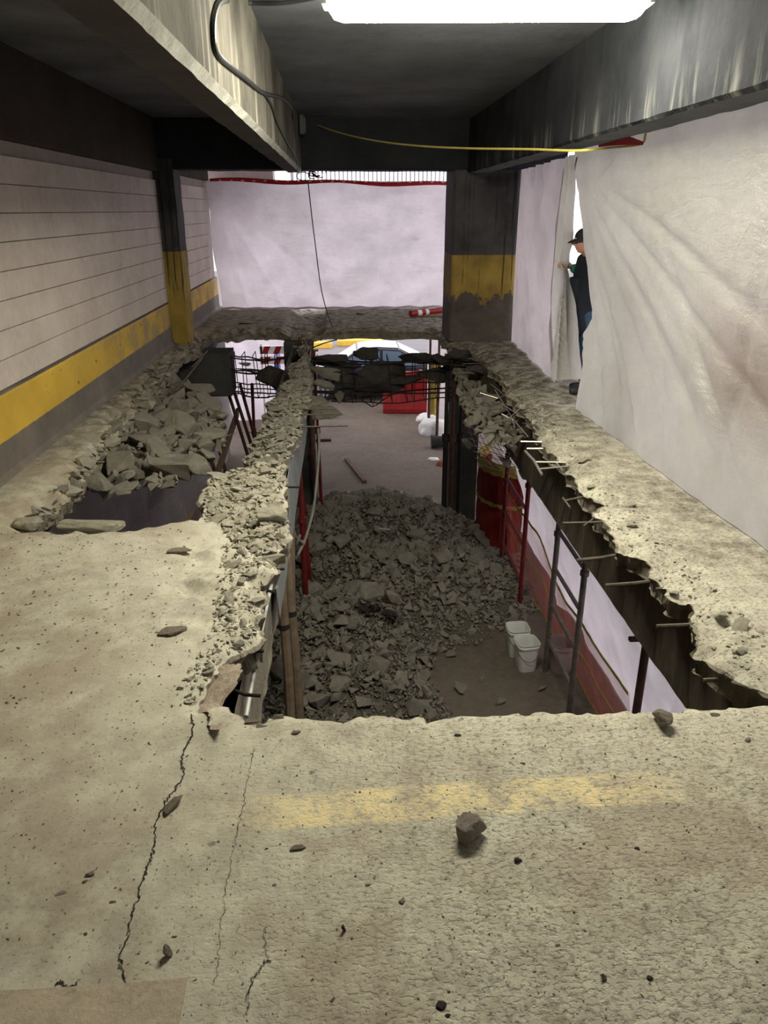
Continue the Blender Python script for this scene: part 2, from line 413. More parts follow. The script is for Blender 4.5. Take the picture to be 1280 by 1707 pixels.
LEFT_PX = [(60,874),(130,872),(205,873),(250,869),(300,865),(330,861),(336,850),(330,830),(345,797),(372,782),(400,770),(415,762),(421,735),(437,700),(453,665),(462,640),(484,598),(499,588),(502,570),(503,553),
 (440,549),(400,551),(345,553),(335,574),(300,590),(284,606),(268,632),(256,642),(240,660),(214,700),(182,738),(150,770),(128,800),(104,826),(66,850),(48,864)]
MAIN = outline(MAIN_PX, .03, 3); LEFT = outline(LEFT_PX, .04, 5)
def inside(px, py, poly):
    c = np.zeros(px.shape, bool); n = len(poly)
    for i in range(n):
        x0, y0 = poly[i]; x1, y1 = poly[(i+1) % n]
        if y0 == y1: continue
        k = ((y0 > py) != (y1 > py)) & (px < (x1-x0)*(py-y0)/(y1-y0) + x0); c ^= k
    return c
def nearest(px, py, poly):
    best = np.full(px.shape, 1e9); bx = px.copy(); by = py.copy(); n = len(poly)
    for i in range(n):
        x0, y0 = poly[i]; x1, y1 = poly[(i+1) % n]; dx, dy = x1-x0, y1-y0
        t = np.clip(((px-x0)*dx + (py-y0)*dy) / (dx*dx + dy*dy + 1e-12), 0, 1)
        qx, qy = x0+t*dx, y0+t*dy; d = np.hypot(px-qx, py-qy); k = d < best
        best[k] = d[k]; bx[k] = qx[k]; by[k] = qy[k]
    return best, bx, by
def ground(x, y, d):
    """height of the broken slab surface; d = distance to the nearest hole"""
    x, y, d = np.asarray(x, float), np.asarray(y, float), np.asarray(d, float)
    n1 = noise(x, y, 0, 7); n2 = fbm(x, y, 3, 22, 3)
    ss = lambda v, a, b: np.clip((v-a)/(b-a), 0, 1)
    strip = ss(x, -1.02, -.86) * (1 - ss(x, -.36, -.28)) * ss(y, 2.9, 3.7)           # broken beam top between the holes
    right = ss(x, 1.2, 1.5) * ss(y, 2.4, 2.9)
    leftm = (1 - ss(x, -1.3, -1.0)) * ss(y, 4.2, 4.6)
    wdt = .05 + .30*right*n1 + .40*leftm*n1 + .1*strip
    dep = .018 + .05*right + .10*leftm + .03*strip
    e = np.clip(1 - d/wdt, 0, 1)
    z = -dep * e**1.5 * (.6 + .8*noise(x, y, 9, 16))
    z = z + strip * ((fbm(x, y, 1, 9, 4)) * .11 - .035) + strip*np.abs(n2)*.04
    z = z - strip * ss(y, 6.0, 11.5) * .05
    chip = ss(x, -.85, -.62) * (1 - ss(x, -.3, -.2)) * ss(y, 2.5, 3.0) * (1-ss(y, 4.2, 5)) # chipped band on the near left
    z = z + chip * np.minimum(fbm(x, y, 5, 13, 4)*.06 + .0, .004)
    near = (1 - ss(y, 3.5, 6))
    z = z + fbm(x, y, 7, 1.2, 2) * .012 + fbm(x, y, 8, 18, 3)*.0045*near*ss(x, -1.2, .2)
    z = z + right * np.clip(1-d/.7, 0, 1) * fbm(x, y, 2, 14, 4)*.035
    return z
def d_hole(x, y):
    a = np.atleast_1d(np.asarray(x, float)); b = np.atleast_1d(np.asarray(y, float))
    d1, _, _ = nearest(a, b, MAIN); d2, _, _ = nearest(a, b, LEFT)
    i = inside(a, b, MAIN) | inside(a, b, LEFT)
    d = np.minimum(d1, d2); d[i] *= -1; return d
def gz(x, y):
    d = d_hole(x, y); return float(ground(np.array([x]), np.array([y]), np.maximum(d, 0))[0])

SL = .17
def build_floor():
    gx = np.concatenate([np.arange(-2.5, 2.62, .021), np.arange(2.7, 4.01, .13)])
    gy = np.concatenate([np.arange(-3.5, .7, .3), np.arange(.75, 5, .018), np.arange(5, 12.7, .034), np.arange(12.8, 16.3, .2)])
    X, Y = np.meshgrid(gx, gy, indexing='ij'); nx, ny = X.shape
    cx = (X[:-1, :-1] + X[1:, 1:]) / 2; cy = (Y[:-1, :-1] + Y[1:, 1:]) / 2
    rem = inside(cx, cy, MAIN) | inside(cx, cy, LEFT)
    keep = ~rem
    kc = np.zeros((nx, ny)); rc = np.zeros((nx, ny)); kx = np.zeros((nx, ny)); ky = np.zeros((nx, ny))
    for a in (0, 1):
        for b in (0, 1):
            sl = (slice(a, nx-1+a), slice(b, ny-1+b))
            kc[sl] += keep; rc[sl] += rem; kx[sl] += keep*cx; ky[sl] += keep*cy
    bnd = (kc > 0) & (rc > 0)
    D1, ax, ay = nearest(X.ravel(), Y.ravel(), MAIN); D2, bx, by = nearest(X.ravel(), Y.ravel(), LEFT)
    D1, ax, ay, D2, bx, by = [q.reshape(nx, ny) for q in (D1, ax, ay, D2, bx, by)]
    D = np.minimum(D1, D2); sx = np.where(D1 < D2, ax, bx); sy = np.where(D1 < D2, ay, by)
    ox = X - kx/np.maximum(kc, 1); oy = Y - ky/np.maximum(kc, 1); ol = np.hypot(ox, oy) + 1e-9; ox /= ol; oy /= ol
    X2 = np.where(bnd, sx, X); Y2 = np.where(bnd, sy, Y); D[bnd] = 0
    Z = ground(X2, Y2, D)
    idx = np.arange(nx*ny).reshape(nx, ny)
    f = np.stack([idx[:-1, :-1], idx[1:, :-1], idx[1:, 1:], idx[:-1, 1:]], -1)[keep]
    top = np.stack([X2, Y2, Z], -1).reshape(-1, 3)
    used = np.unique(f); remap = -np.ones(nx*ny, int); remap[used] = np.arange(len(used))
    top = top[used]; f = remap[f]
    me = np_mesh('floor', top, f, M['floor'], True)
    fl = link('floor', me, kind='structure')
    # broken side of the slab, three uneven rings, and the soffit
    e = np.concatenate([f[:, [0, 1]], f[:, [1, 2]], f[:, [2, 3]], f[:, [3, 0]]])
    key = np.sort(e, 1); _, inv, cnt = np.unique(key, axis=0, return_inverse=True, return_counts=True)
    be = e[cnt[inv.ravel()] == 1]
    bflag = bnd.ravel()[used]
    be = be[bflag[be[:, 0]] & bflag[be[:, 1]]]
    bv = np.unique(be); m2 = -np.ones(len(top), int); m2[bv] = np.arange(len(bv))
    p = top[bv]; o = np.stack([ox.ravel()[used][bv], oy.ravel()[used][bv]], -1)
    rings = [p]
    for k, (dz, of, am) in enumerate([(-.03, .012, .05), (-.075, -.01, .08), (-.125, -.02, .07), (-SL, -.01, .03)]):
        q = p.copy(); nn = fbm(p[:, 0], p[:, 1], 11+k*2, 14, 3)
        q[:, :2] += o * (of + am * nn)[:, None]; q[:, 2] = dz + p[:, 2]*.5 if k < 3 else -SL
        q[:, 2] += fbm(p[:, 0], p[:, 1], 31+k, 20, 2) * (.03 if k < 3 else 0)
        rings.append(q)
    V = np.concatenate(rings); nb = len(bv); a, b = m2[be[:, 0]], m2[be[:, 1]]
    Fs = np.concatenate([np.stack([b+k*nb, a+k*nb, a+(k+1)*nb, b+(k+1)*nb], -1) for k in range(4)])
    link('broken_edge', np_mesh('broken_edge', V, Fs, M['slab_side'], False), parent=fl)
    bot = top.copy(); bot[:, 2] = -SL; bot[bv] = rings[-1]
    link('slab_soffit', np_mesh('slab_soffit', bot, f[:, ::-1], M['under_beam'], False), parent=fl)
    return fl
floor = build_floor()

def sbox(name, a, b, mat, bevel=.0, parent=None, **k):
    k.setdefault('kind', 'structure')
    return MB().box(a, b).build(name, mat, parent, bevel=bevel, **k)
CZ = 3.0           # ceiling
sbox('ceiling', (-2.9, -3.6, CZ), (4.2, 16.0, CZ + .25), M['ceiling'])
sbox('unseen_wall_back', (-2.8, -3.7, -SL), (4.2, -3.5, CZ), M['beam_brown'])  # unseen wall, added to stop sky light from behind the camera
# left wall: backing, with each block its own piece
wl = sbox('wall_left', (-2.78, -3.5, .0), (-2.545, 16.0, 2.36), M['mortar'])
blk = MB().box((-.0, -.1993, -.0985), (.03, .1993, .0985)).mesh('block', M['block'], bevel=.0025, seg=1)
blk_h = MB().box((-.0, -.0993, -.0985), (.03, .0993, .0985)).mesh('block', M['block'], bevel=.0025, seg=1)
for r_ in range(8):
    z = .712 + r_ * .203
    for ya, yb in ((3.0, 11.4), (11.9, 15.5)):
        y = ya
        if r_ % 2: link('block', blk_h, parent=wl, loc=(-2.547, y+.1, z)); y += .2
        while y < yb - .05:
            if y + .4 <= yb + .01: link('block', blk, parent=wl, loc=(-2.547 + random.uniform(-.001, .001), y+.2, z)); y += .4
            else: link('block', blk_h, parent=wl, loc=(-2.547, y+.1, z)); y += .2
# curb: proud of the wall, painted yellow on top
mb = MB()
prof = [(-2.5, -.0), (-2.47, 0.0), (-2.495, .05), (-2.5, .27), (-2.5, .57), (-2.507, .592), (-2.56, .606), (-2.6, .606), (-2.6, 0)]
ys = list(np.arange(-3.5, 16.1, .3)); n = len(prof)
for y in ys:
    for (x, z) in prof: mb.v.append((x + .004*float(fbm(y, z, 0, 3, 2)), y, z))
for i in range(len(ys)-1):
    for k in range(n-1): mb.f.append((i*n+k, i*n+k+1, (i+1)*n+k+1, (i+1)*n+k))
mb.build('baseboard_left', M['curb'], kind='structure')
# perimeter girder over the left wall and a dark slot under it
sbox('perimeter_beam', (-2.85, -3.5, 2.34), (-2.46, 11.38, CZ), M['beam_brown'], .01)
sbox('perimeter_beam', (-2.85, 12.0, 2.36), (-2.50, 15.9, CZ), M['beam_brown'], .01)
# columns
def column(name, x0, x1, y0, y1, z0, z1, mat, seed=0):
    bm = bmesh.new(); bmesh.ops.create_cube(bm, size=1)
    bmesh.ops.scale(bm, vec=(x1-x0, y1-y0, z1-z0), verts=bm.verts); bmesh.ops.translate(bm, vec=((x0+x1)/2, (y0+y1)/2, (z0+z1)/2), verts=bm.verts)
    bmesh.ops.bevel(bm, geom=[e for e in bm.edges if abs(e.verts[0].co.z-e.verts[1].co.z) > .5], offset=.02, segments=2, affect='EDGES')
    bmesh.ops.subdivide_edges(bm, edges=[e for e in bm.edges if abs(e.verts[0].co.z-e.verts[1].co.z) > .5], cuts=40, use_grid_fill=True)
    for v in bm.verts:
        q = float(fbm(v.co.x, v.co.y, v.co.z + seed, 5, 3)) * .02
        v.co.x += q; v.co.y += q
    me = bpy.data.meshes.new(name); bm.to_mesh(me); bm.free(); me.materials.append(mat)
    return link(name, me, kind='structure')
colR = column('column', 1.62, 2.58, 11.45, 12.35, 0, 2.42, M['column'])
colL = column('column', -2.62, -2.27, 11.4, 11.9, -.02, 2.5, M['column_left'], 4)
column('column', 1.76, 2.20, 11.75, 12.3, -3.15, -.15, M['beam_grey'], 8)
column('column', -.95, -.50, 12.3, 12.75, -3.15, -.15, M['beam_grey'], 9)
# ceiling beams: left, right and the cross beam at the far columns
def rough_beam(name, x0, x1, y0, y1, z0, z1, mats, seed=0, along='Y', cham=.02, amp=.008, ends=1):
    """beam along Y or X: four faces, chamfered lower arrises with a spalled line; mats = (sides, soffit, arris)"""
    n = int((y1-y0 if along == 'Y' else x1-x0) / .07)
    mb = MB(); mi = []
    sec = [(0, 1), (0, .12), (0, cham), (cham, 0), (.5, 0), (1-cham, 0), (1, cham), (1, .12), (1, 1)]
    A0, A1, S0, S1 = (y0, y1, x0, x1) if along == 'Y' else (x0, x1, y0, y1)
    for i in range(n+1):
        t = A0 + (A1-A0)*i/n
        for k, (u, v) in enumerate(sec):
            s = S0 + (u*(S1-S0) if u in (0, 1, .5) else (cham if u < .5 else (S1-S0)-cham))
            z = z0 + (v*(z1-z0) if v in (0, 1, .12) else cham)
            a = amp * (2.2 if k in (2, 3, 5, 6) else .6)
            s += float(fbm(t, k*1.7, seed, 6, 3))*a; z += (float(fbm(t, k*1.3+5, seed, 6, 3))*a if v < 1 else 0)
            mb.v.append((s, t, z) if along == 'Y' else (t, s, z))
    m = len(sec)
    for i in range(n):
        for k in range(m-1):
            mb.f.append((i*m+k, i*m+k+1, (i+1)*m+k+1, (i+1)*m+k)); mi.append(2 if k in (2, 5) else (1 if k in (3, 4) else 0))
    mb.f.append(tuple(range(m))); mi.append(0); mb.f.append(tuple(n*m+k for k in range(m))[::-1]); mi.append(0)
    me = mb.mesh(name); [me.materials.append(q) for q in mats]
    me.polygons.foreach_set('material_index', mi); me.update()
    return link(name, me, kind='structure')
BB = 2.33          # underside of the ceiling beams
M['arris'] = concrete('pale_arris', (.60, .60, .54, 1), (.30, .29, .26, 1), None, 5, .5)
rough_beam('ceiling_beam', -.735, -.515, -3.4, 11.42, BB, CZ, (M['beam_pale'], M['beam_grey'], M['arris']), 2, cham=.032, amp=.006)
rough_beam('ceiling_beam', 1.80, 2.08, -3.4, 11.5, BB, CZ, (M['beam_dark'], M['ceiling'], M['beam_dark']), 7, cham=.02)
M['soot'] = concrete('black_sooted_concrete', (.028, .030, .035, 1), (.012, .013, .016, 1), None, 1.5, .4, pit=False)
rough_beam('ceiling_beam', -2.5, 3.2, 11.42, 12.0, 2.37, CZ, (M['soot'],)*3, 5, along='X')
# lower storey
LZ = -3.15
def lower_plane():
    gx = np.concatenate([np.linspace(-40, -4, 8), np.linspace(-3.5, 4, 60), np.linspace(5, 40, 8)]); gy = np.concatenate([np.linspace(-4, 18, 120), np.linspace(19, 70, 12)])
    X, Y = np.meshgrid(gx, gy, indexing='ij'); Z = LZ + fbm(X, Y, 0, .9, 2)*.02
    Z = np.where(np.abs(X) > 4, LZ, Z)
    me = np_mesh('lower_floor', np.stack([X, Y, Z], -1).reshape(-1, 3), grid_faces(len(gx), len(gy)), M['lower_floor'], True)
    me.materials.append(M['asphalt']); c = np.zeros(len(me.polygons)*3); me.polygons.foreach_get('center', c); c = c.reshape(-1, 3)
    me.polygons.foreach_set('material_index', ((c[:, 1] > 23.5) | (c[:, 0] > 4.2) | (c[:, 0] < -3.2)).astype(int))
    return link('lower_floor', me, kind='structure')
lower_plane()
sbox('wall_left', (-2.78, -3.5, LZ), (-2.52, 16.0, -SL), M['curb'])
sbox('unseen_wall_back', (-2.8, -3.7, LZ), (4.2, -3.5, -SL), M['beam_brown'])
LB = -.82          # underside of the lower beams
rough_beam('floor_beam', 1.92, 2.24, -3.4, 11.7, LB, -SL, (M['under_beam'],)*3, 12)
rough_beam('floor_beam', -.80, -.50, -3.4, 12.3, LB, -SL-.01, (M['slab_side'], M['beam_grey'], M['slab_side']), 14, amp=.03)
rough_beam('floor_beam', -2.5, -1.72, 11.55, 12.1, LB, -SL, (M['beam_grey'],)*3, 15, along='X', amp=.03)
rough_beam('floor_beam', -2.52, 3.6, 15.6, 16.1, -.5, -SL, (M['beam_grey'],)*3, 16, along='X')
rough_beam('floor_beam', -2.5, 1.9, 1.55, 2.0, LB, -SL, (M['beam_grey'],)*3, 17, along='X')

# ================================================================== LIGHT FIXTURES
def fixture(loc, L, rz, label, group=None):
    t = empty('ceiling_lamp', loc, rz, label=label, cat='lamp')
    MB().box((-L/2+.01, -.065, -.035), (L/2-.01, .065, 0)).build('housing', M['lamp_body'], t, bevel=.006)
    sec = [(-.075, -.036), (-.072, -.075), (-.05, -.118), (.05, -.118), (.072, -.075), (.075, -.036)]
    mb = MB()
    for x, k in ((-L/2+.012, .0), (-L/2+.04, 0.75), (-L/2+.09, 1), (L/2-.09, 1), (L/2-.04, .75), (L/2-.012, .0)):
        for (y, z) in sec: mb.v.append((x, y*(.93+.07*k), -.036 + (z+.036)*(.35+.65*k)))
    for i in range(5):
        for k in range(5): mb.f.append((i*6+k, (i+1)*6+k, (i+1)*6+k+1, i*6+k+1))
    mb.f.append(tuple(range(6))); mb.f.append(tuple(30+k for k in range(6))[::-1])
    mb.build('diffuser', M['lamp'], t)
    for s in (-1, 1): MB().tube([(s*L*.3, 0, -.002), (s*L*.3, 0, CZ-loc[2]+.002)], .008, 8).build('hanger', M['lamp_body'], t)
    for s in (-1, 1): MB().box((s*L/2-.016, -.078, -.06), (s*L/2+.016, .078, -.002)).build('end_cap', M['white_plastic'], t, bevel=.008)
    return t
LZp = 2.80
a, b = P(543, 26, z=LZp-.02), P(1078, 24, z=LZp-.02)
c_ = (a+b)/2; LAMPLOC = (c_.x, c_.y, 2.875)
fixture(LAMPLOC, (b-a).length, math.atan2(b.y-a.y, b.x-a.x), 'lit fluorescent wraparound lamp under the dark ceiling')

# ================================================================== PLASTIC SHEETS
def smooth_path(pts, n):
    """evenly sampled Catmull-Rom through pts (list of Vectors)"""
    pts = [Vector(p) for p in pts]; q = [pts[0]*2-pts[1]] + pts + [pts[-1]*2-pts[-2]]; out = []
    for i in range(1, len(q)-2):
        for k in range(n):
            t = k/n; p0, p1, p2, p3 = q[i-1:i+3]
            out.append(.5*((2*p1)+(p2-p0)*t+(2*p0-5*p1+4*p2-p3)*t*t+(3*p1-p0-3*p2+p3)*t**3))
    out.append(pts[-1]); return out
def resample(pts, n):
    pts = [Vector(p) for p in pts]; L = [0]
    for a, b in zip(pts, pts[1:]): L.append(L[-1] + (b-a).length)
    out = []; j = 0
    for i in range(n):
        d = L[-1]*i/(n-1)
        while j < len(L)-2 and L[j+1] < d: j += 1
        f = (d-L[j]) / max(L[j+1]-L[j], 1e-9); out.append(pts[j].lerp(pts[j+1], min(f, 1)))
    return out
def sheet(name, A, B, nu, nv, disp, mat, nrm=(1, 0, 0), **k):
    """cloth between two edge curves A (u=0) and B (u=1), each from top to bottom; disp(u, v, x, y, z) pushes it along nrm"""
    a = np.array([tuple(p) for p in resample(smooth_path(A, 10), nv)]); b = np.array([tuple(p) for p in resample(smooth_path(B, 10), nv)])
    u = np.linspace(0, 1, nu)[:, None, None]; V = a[None]*(1-u) + b[None]*u
    U, W = np.meshgrid(np.linspace(0, 1, nu), np.linspace(0, 1, nv), indexing='ij')
    dd = disp(U, W, V[..., 0], V[..., 1], V[..., 2]); V = V + dd[..., None]*np.array(nrm)
    return link(name, np_mesh(name, V.reshape(-1, 3), grid_faces(nu, nv), mat, True), **k)
def fan(s, d, ridges):
    """folds that radiate from a fixing point; s sideways, d downwards"""
    a = np.arctan2(s, np.maximum(d, 1e-3)); r = np.hypot(s, d); o = 0
    for (c, w, am) in ridges: o = o + am * np.exp(-((a-c)/w)**2) * np.minimum(r, 2.2)
    return o
# main sheet along the right side
Lx = [Vector((2.11, P(957, 256, x=2.11).y, 2.375)), P(959, 285, x=2.14), P(967, 330, x=2.17), P(976, 410, x=2.22), P(986, 520, x=2.30), P(976, 590, x=2.34), P(960, 682, z=.01)]
by = Lx[-1]; far_x = P(1280, 915, z=0).x
Bx = [Vector((2.11, -3.45, 2.375)), Vector((2.2, -3.45, 1.5)), Vector((2.45, -3.45, .75)), Vector((far_x+.25, -3.45, .01))]
def disp_main(U, W, x, y, z):
    s = Lx[0].y - y; d = 2.3 - z
    o = fan(s, d, [(.10, .025, .03), (.17, .03, -.025), (.25, .02, .022), (.34, .018, .028), (.40, .03, -.02), (.50, .018, .022), (.60, .02, .035), (.66, .035, -.02), (.78, .018, .016), (.95, .02, .018), (1.03, .03, -.012), (1.15, .02, .014), (1.28, .02, .012)])
    o = o + fan(-(y-2.0), 2.5-z, [(.5, .08, .03), (.9, .06, -.03)]) * (y < 2.0)
    o = o + fan(6.0-y, 2.4-z, [(-.35, .03, .018), (.3, .02, .016), (.7, .02, .02)]) + fan(3.6-y, 2.5-z, [(.2, .025, .02), (.75, .02, .018), (-.4, .03, .02)])
    o = o + fbm(y, z, 0, .9, 4)*.07*np.minimum(W*4, 1) + fbm(y+z*1.5, z*.35, 5, 5, 3)*.02*np.minimum(W*4, 1) + .03*W*np.sin(y*2.3+z)
    return o * np.minimum(W*5, 1) * np.clip((1-W)*6, .25, 1) + .0
o = sheet('plastic_sheet', Lx, Bx, 200, 80, disp_main, M['tarp'], label='large translucent plastic sheet hanging along the right side of the slab', cat='plastic sheet')
# the sheet dips where it comes off the beam
me = o.data; co = np.zeros(len(me.vertices)*3, np.float32); me.vertices.foreach_get('co', co); co = co.reshape(-1, 3)
y0_, y1_ = P(1078, 213, x=2.1).y, Lx[0].y
k_ = np.clip((co[:, 1]-y0_)/.6, 0, 1); k_ = k_*k_*(3-2*k_)*np.clip((co[:, 2]-1.2)/1.1, 0, 1)
co[:, 2] -= 0.035*k_*(1-.35*np.clip((co[:, 1]-y0_-.6)/1.2, 0, 1)); me.vertices.foreach_set('co', co.ravel()); me.update()
# mauve sheet between the opening and the column
Cl = [(2.555, 11.42, 2.36), (2.55, 11.42, 1.6), (2.55, 11.42, .8), (2.56, 11.40, .01)]
Cr = [P(944, 262, x=2.26), P(934, 330, x=2.29), P(925, 420, x=2.34), P(919, 520, x=2.40), P(925, 638, z=.015)]
def disp_c(U, W, x, y, z):
    return (.05*np.sin(U*22+fbm(U*3, W*2, 0, 2, 3)*9) * (.3+.7*(1-W)) + fbm(y, z, 4, 3, 4)*.10) * np.minimum(U*8, 1)*np.minimum((1-U)*10, 1)
sheet('plastic_sheet', Cl, Cr, 90, 60, disp_c, M['tarp_mauve'], label='crinkled plastic sheet between the yellow-banded column and the opening', cat='plastic sheet')
Fl = [q + Vector((.035, .16, 0)) for q in Cr]
Fr = [P(958, 257, x=2.20), P(955, 330, x=2.24), P(950, 400, x=2.32), P(946, 438, x=2.36), P(957, 500, x=2.35), P(966, 570, x=2.36), P(969, 632, x=2.37)]
def disp_f(U, W, x, y, z):
    hand = P(940, 440, x=2.36); s = y-hand.y; d = hand.z-z
    o = fan(np.abs(s), np.maximum(d, 0), [(.06, .03, .09), (.16, .04, -.08), (.28, .04, .08)]) * (d > 0)
    o = o + .03*np.sin(U*15)*(d <= 0)
    return (o + fbm(y, z, 9, 4, 3)*.04) * np.minimum(U*6, 1)
sheet('plastic_sheet', Fl, Fr, 50, 70, disp_f, M['tarp'], label='loose flap of plastic sheet pulled aside by the man\'s hand', cat='plastic sheet')
# sheet across the far end
FY = 15.55
def disp_e(U, W, x, y, z):
    return fbm(x, z, 3, 1.3, 4)*.22 + .05*np.sin(x*3.1)*W + fan(x+2.45, 2.4-z, [(.5, .03, .02), (.8, .04, -.015), (.25, .03, .015)])
sheet('plastic_sheet', [(-2.50, FY, 2.36), (-2.48, FY, 1.9), (-2.47, FY, 1.1), (-2.40, FY, .5), (-2.36, FY, .012)],
      [(2.9, FY, 2.36), (2.9, FY, 1.2), (2.9, FY, .02)], 120, 50, disp_e, M['tarp_far'], (0, 1, 0), label='white plastic sheet closing the far end of the floor', cat='plastic sheet')
mb = MB()
for i in range(11): mb.tube([(-2.4+i*.5, FY-.05+.02*random.random(), .02), (-2.15+i*.5, FY-.09, .035+.02*random.random()), (-1.9+i*.5, FY-.05, .02)], .022, 6)
tag(mb.build('sheet_hem', M['tarp_far'], col.objects['plastic_sheet.003'] if 'plastic_sheet.003' in col.objects else None))
# red border tape of the far sheet with its white dashes
def ribbon(pts, w, up=(0, 0, 1), th=.002):
    pts = [Vector(p) for p in pts]; mb = MB(); n = len(pts); u = Vector(up)
    for i, p in enumerate(pts):
        t = (pts[min(i+1, n-1)] - pts[max(i-1, 0)]).normalized(); q = t.cross(u).normalized()*th
        ww = w[i] if hasattr(w, '__len__') else w
        mb.v += [tuple(p+u*ww/2-q), tuple(p-u*ww/2-q), tuple(p-u*ww/2+q), tuple(p+u*ww/2+q)]
    for i in range(n-1):
        for k in range(4): mb.f.append((i*4+k, (i+1)*4+k, (i+1)*4+(k+1) % 4, i*4+(k+1) % 4))
    mb.f.append((3, 2, 1, 0)); mb.f.append(((n-1)*4, (n-1)*4+1, (n-1)*4+2, (n-1)*4+3)); return mb
tp = ribbon([(-2.42+i*.27, FY-.045-.01*(i % 2), 2.37-.004*i+.02*math.sin(i*.9)) for i in range(20)], [.05+.03*abs(math.sin(i*.35)) for i in range(20)]).build('barrier_tape', M['red_tape'], label='red tape with white dots along the top of the far white sheet', cat='tape')
for i in range(24):
    x = -2.25+i*.21; MB().box((x, FY-.062, 2.352-.0012*i), (x+.05, FY-.058, 2.372-.0012*i)).build('white_dot', M['white_tape'], tp)
# red tape at the opening and where the sheet leaves the beam
a_, b_ = P(962, 262, x=2.12), P(962, 285, x=2.16)
ribbon([a_, (a_+b_)/2+Vector((0, .02, 0)), b_], .05, (0, 1, 0)).build('barrier_tape', M['red_tape'], label='short red tape end at the top corner of the opening', cat='tape')
q_ = [P(998, 243, x=2.085), P(1020, 236, x=2.085), P(1040, 233, x=2.085), P(1072, 239, x=2.085)]
ribbon(q_, [.02, .06, .07, .02]).build('barrier_tape', M['red_tape'], label='red and white tape strip sagging under the right beam', cat='tape')

# lower storey sheets
def disp_l(U, W, x, y, z):
    o = fan(y-4.6, -.8-z, [(.1, .06, .09), (-.2, .05, -.07), (.35, .06, .07)]) + fan(y-8.4, -.8-z, [(-.15, .05, .08), (.2, .06, -.06)])
    return (o + fbm(y, z, 5, 1.6, 4)*.16) * np.minimum(W*4, 1)
sheet('plastic_sheet', [(2.27, 11.6, LB+.02), (2.48, 11.6, -1.5), (2.72, 11.6, -2.4), (2.95, 11.6, LZ+.01)],
      [(2.27, -1.5, LB+.02), (2.48, -1.5, -1.5), (2.72, -1.5, -2.4), (2.95, -1.5, LZ+.01)], 150, 50, disp_l, M['tarp_low'],
      label='white plastic sheet hung on the right side of the lower storey', cat='plastic sheet')
def disp_ll(U, W, x, y, z): return .07*np.sin(y*7+fbm(y, z, 0, 1, 3)*6)*W + fbm(y, z, 6, 2, 4)*.08
sheet('plastic_sheet', [(-2.38, 3.2, -.55), (-2.36, 3.2, -1.4), (-2.34, 3.2, -2.46)], [(-2.38, 15.4, -.55), (-2.36, 15.4, -1.4), (-2.34, 15.4, -2.46)], 160, 40, disp_ll, M['tarp_mauve'],
      label='mauve-grey plastic sheet on the lower left wall above its yellow band', cat='plastic sheet')
def disp_lo(U, W, x, y, z): return .10*np.sin(x*6+W*1.5) + fbm(x, z, 6, 2, 4)*.2
sheet('plastic_sheet', [(-5.2, 19.5, -.6), (-5.2, 19.5, -1.8), (-5.0, 19.3, LZ+.02)], [(-.75, 18.4, -.6), (-.9, 18.6, -1.8), (-1.0, 18.6, LZ+.02)], 70, 30, disp_lo, M['tarp_far'], (0, 1, 0),
      label='bright plastic sheet outside beyond the left opening of the lower storey', cat='plastic sheet')

Ha = [P(x, y, z=-.03) for x, y in [(322,1190),(334,1162),(345,1138),(358,1108),(376,1096),(408,1078)]]
Hb = [P(x, y, x=-.475) for x, y in [(372,1215),(384,1184),(392,1150),(398,1125),(408,1100),(420,1070)]]
sheet('broken_haunch', Ha, Hb, 40, 60, lambda U, W, x, y, z: (fbm(x, y, z, 7, 4)*.20 + np.abs(fbm(x, y, z+4, 24, 3))*.06)*np.minimum(U*6, 1), M['fracture_brown'], (.8, 0, .6), kind='structure')
# ================================================================== RUBBLE
def hull(seed, n=13, asp=(1, .8, .6), detail=0):
    r = np.random.default_rng(seed); bm = bmesh.new()
    for _ in range(n):
        d = r.normal(size=3); d /= np.abs(d).max()**.75 * np.linalg.norm(d)**.25; d = d*(.82+.18*r.random())*.5
        bm.verts.new((d[0]*asp[0], d[1]*asp[1], d[2]*asp[2]))
    g = bmesh.ops.convex_hull(bm, input=bm.verts)
    bmesh.ops.delete(bm, geom=[v for v in bm.verts if not v.link_faces], context='VERTS')
    if detail:
        bmesh.ops.bevel(bm, geom=list(bm.edges), offset=.02, segments=1, affect='EDGES')
        bmesh.ops.triangulate(bm, faces=bm.faces)
        bmesh.ops.subdivide_edges(bm, edges=bm.edges, cuts=detail, use_grid_fill=True)
        bm.normal_update()
        for v in bm.verts:
            c = v.co; v.co += v.normal * float(fbm(c.x, c.y, c.z+seed, 7, 4))*.09
    return bm
def hull_mesh(name, seed, mat, **k):
    bm = hull(seed, **k); me = bpy.data.meshes.new(name); bm.to_mesh(me); bm.free(); me.materials.append(mat); return me
ASP = [(1, .8, .6), (1, .7, .45), (1, .95, .75), (1, .6, .5), (1, .85, .35), (1, .75, .65)]
V_CH = [hull_mesh('concrete_chunk', 100+i, M['chunk'], n=12+i % 5, asp=ASP[i % 6]) for i in range(16)]
V_CHD = [hull_mesh('concrete_chunk', 140+i, M['chunk'], n=12+i % 5, asp=ASP[i % 6], detail=1) for i in range(14)]
V_SM = []
for i in range(8):
    bm = hull(200+i, n=8, asp=ASP[i % 6]); bmesh.ops.triangulate(bm, faces=bm.faces); bm.verts.ensure_lookup_table()
    bm.verts.index_update()
    V_SM.append((np.array([v.co[:] for v in bm.verts]), np.array([[q.index for q in f.verts] for f in bm.faces]))); bm.free()
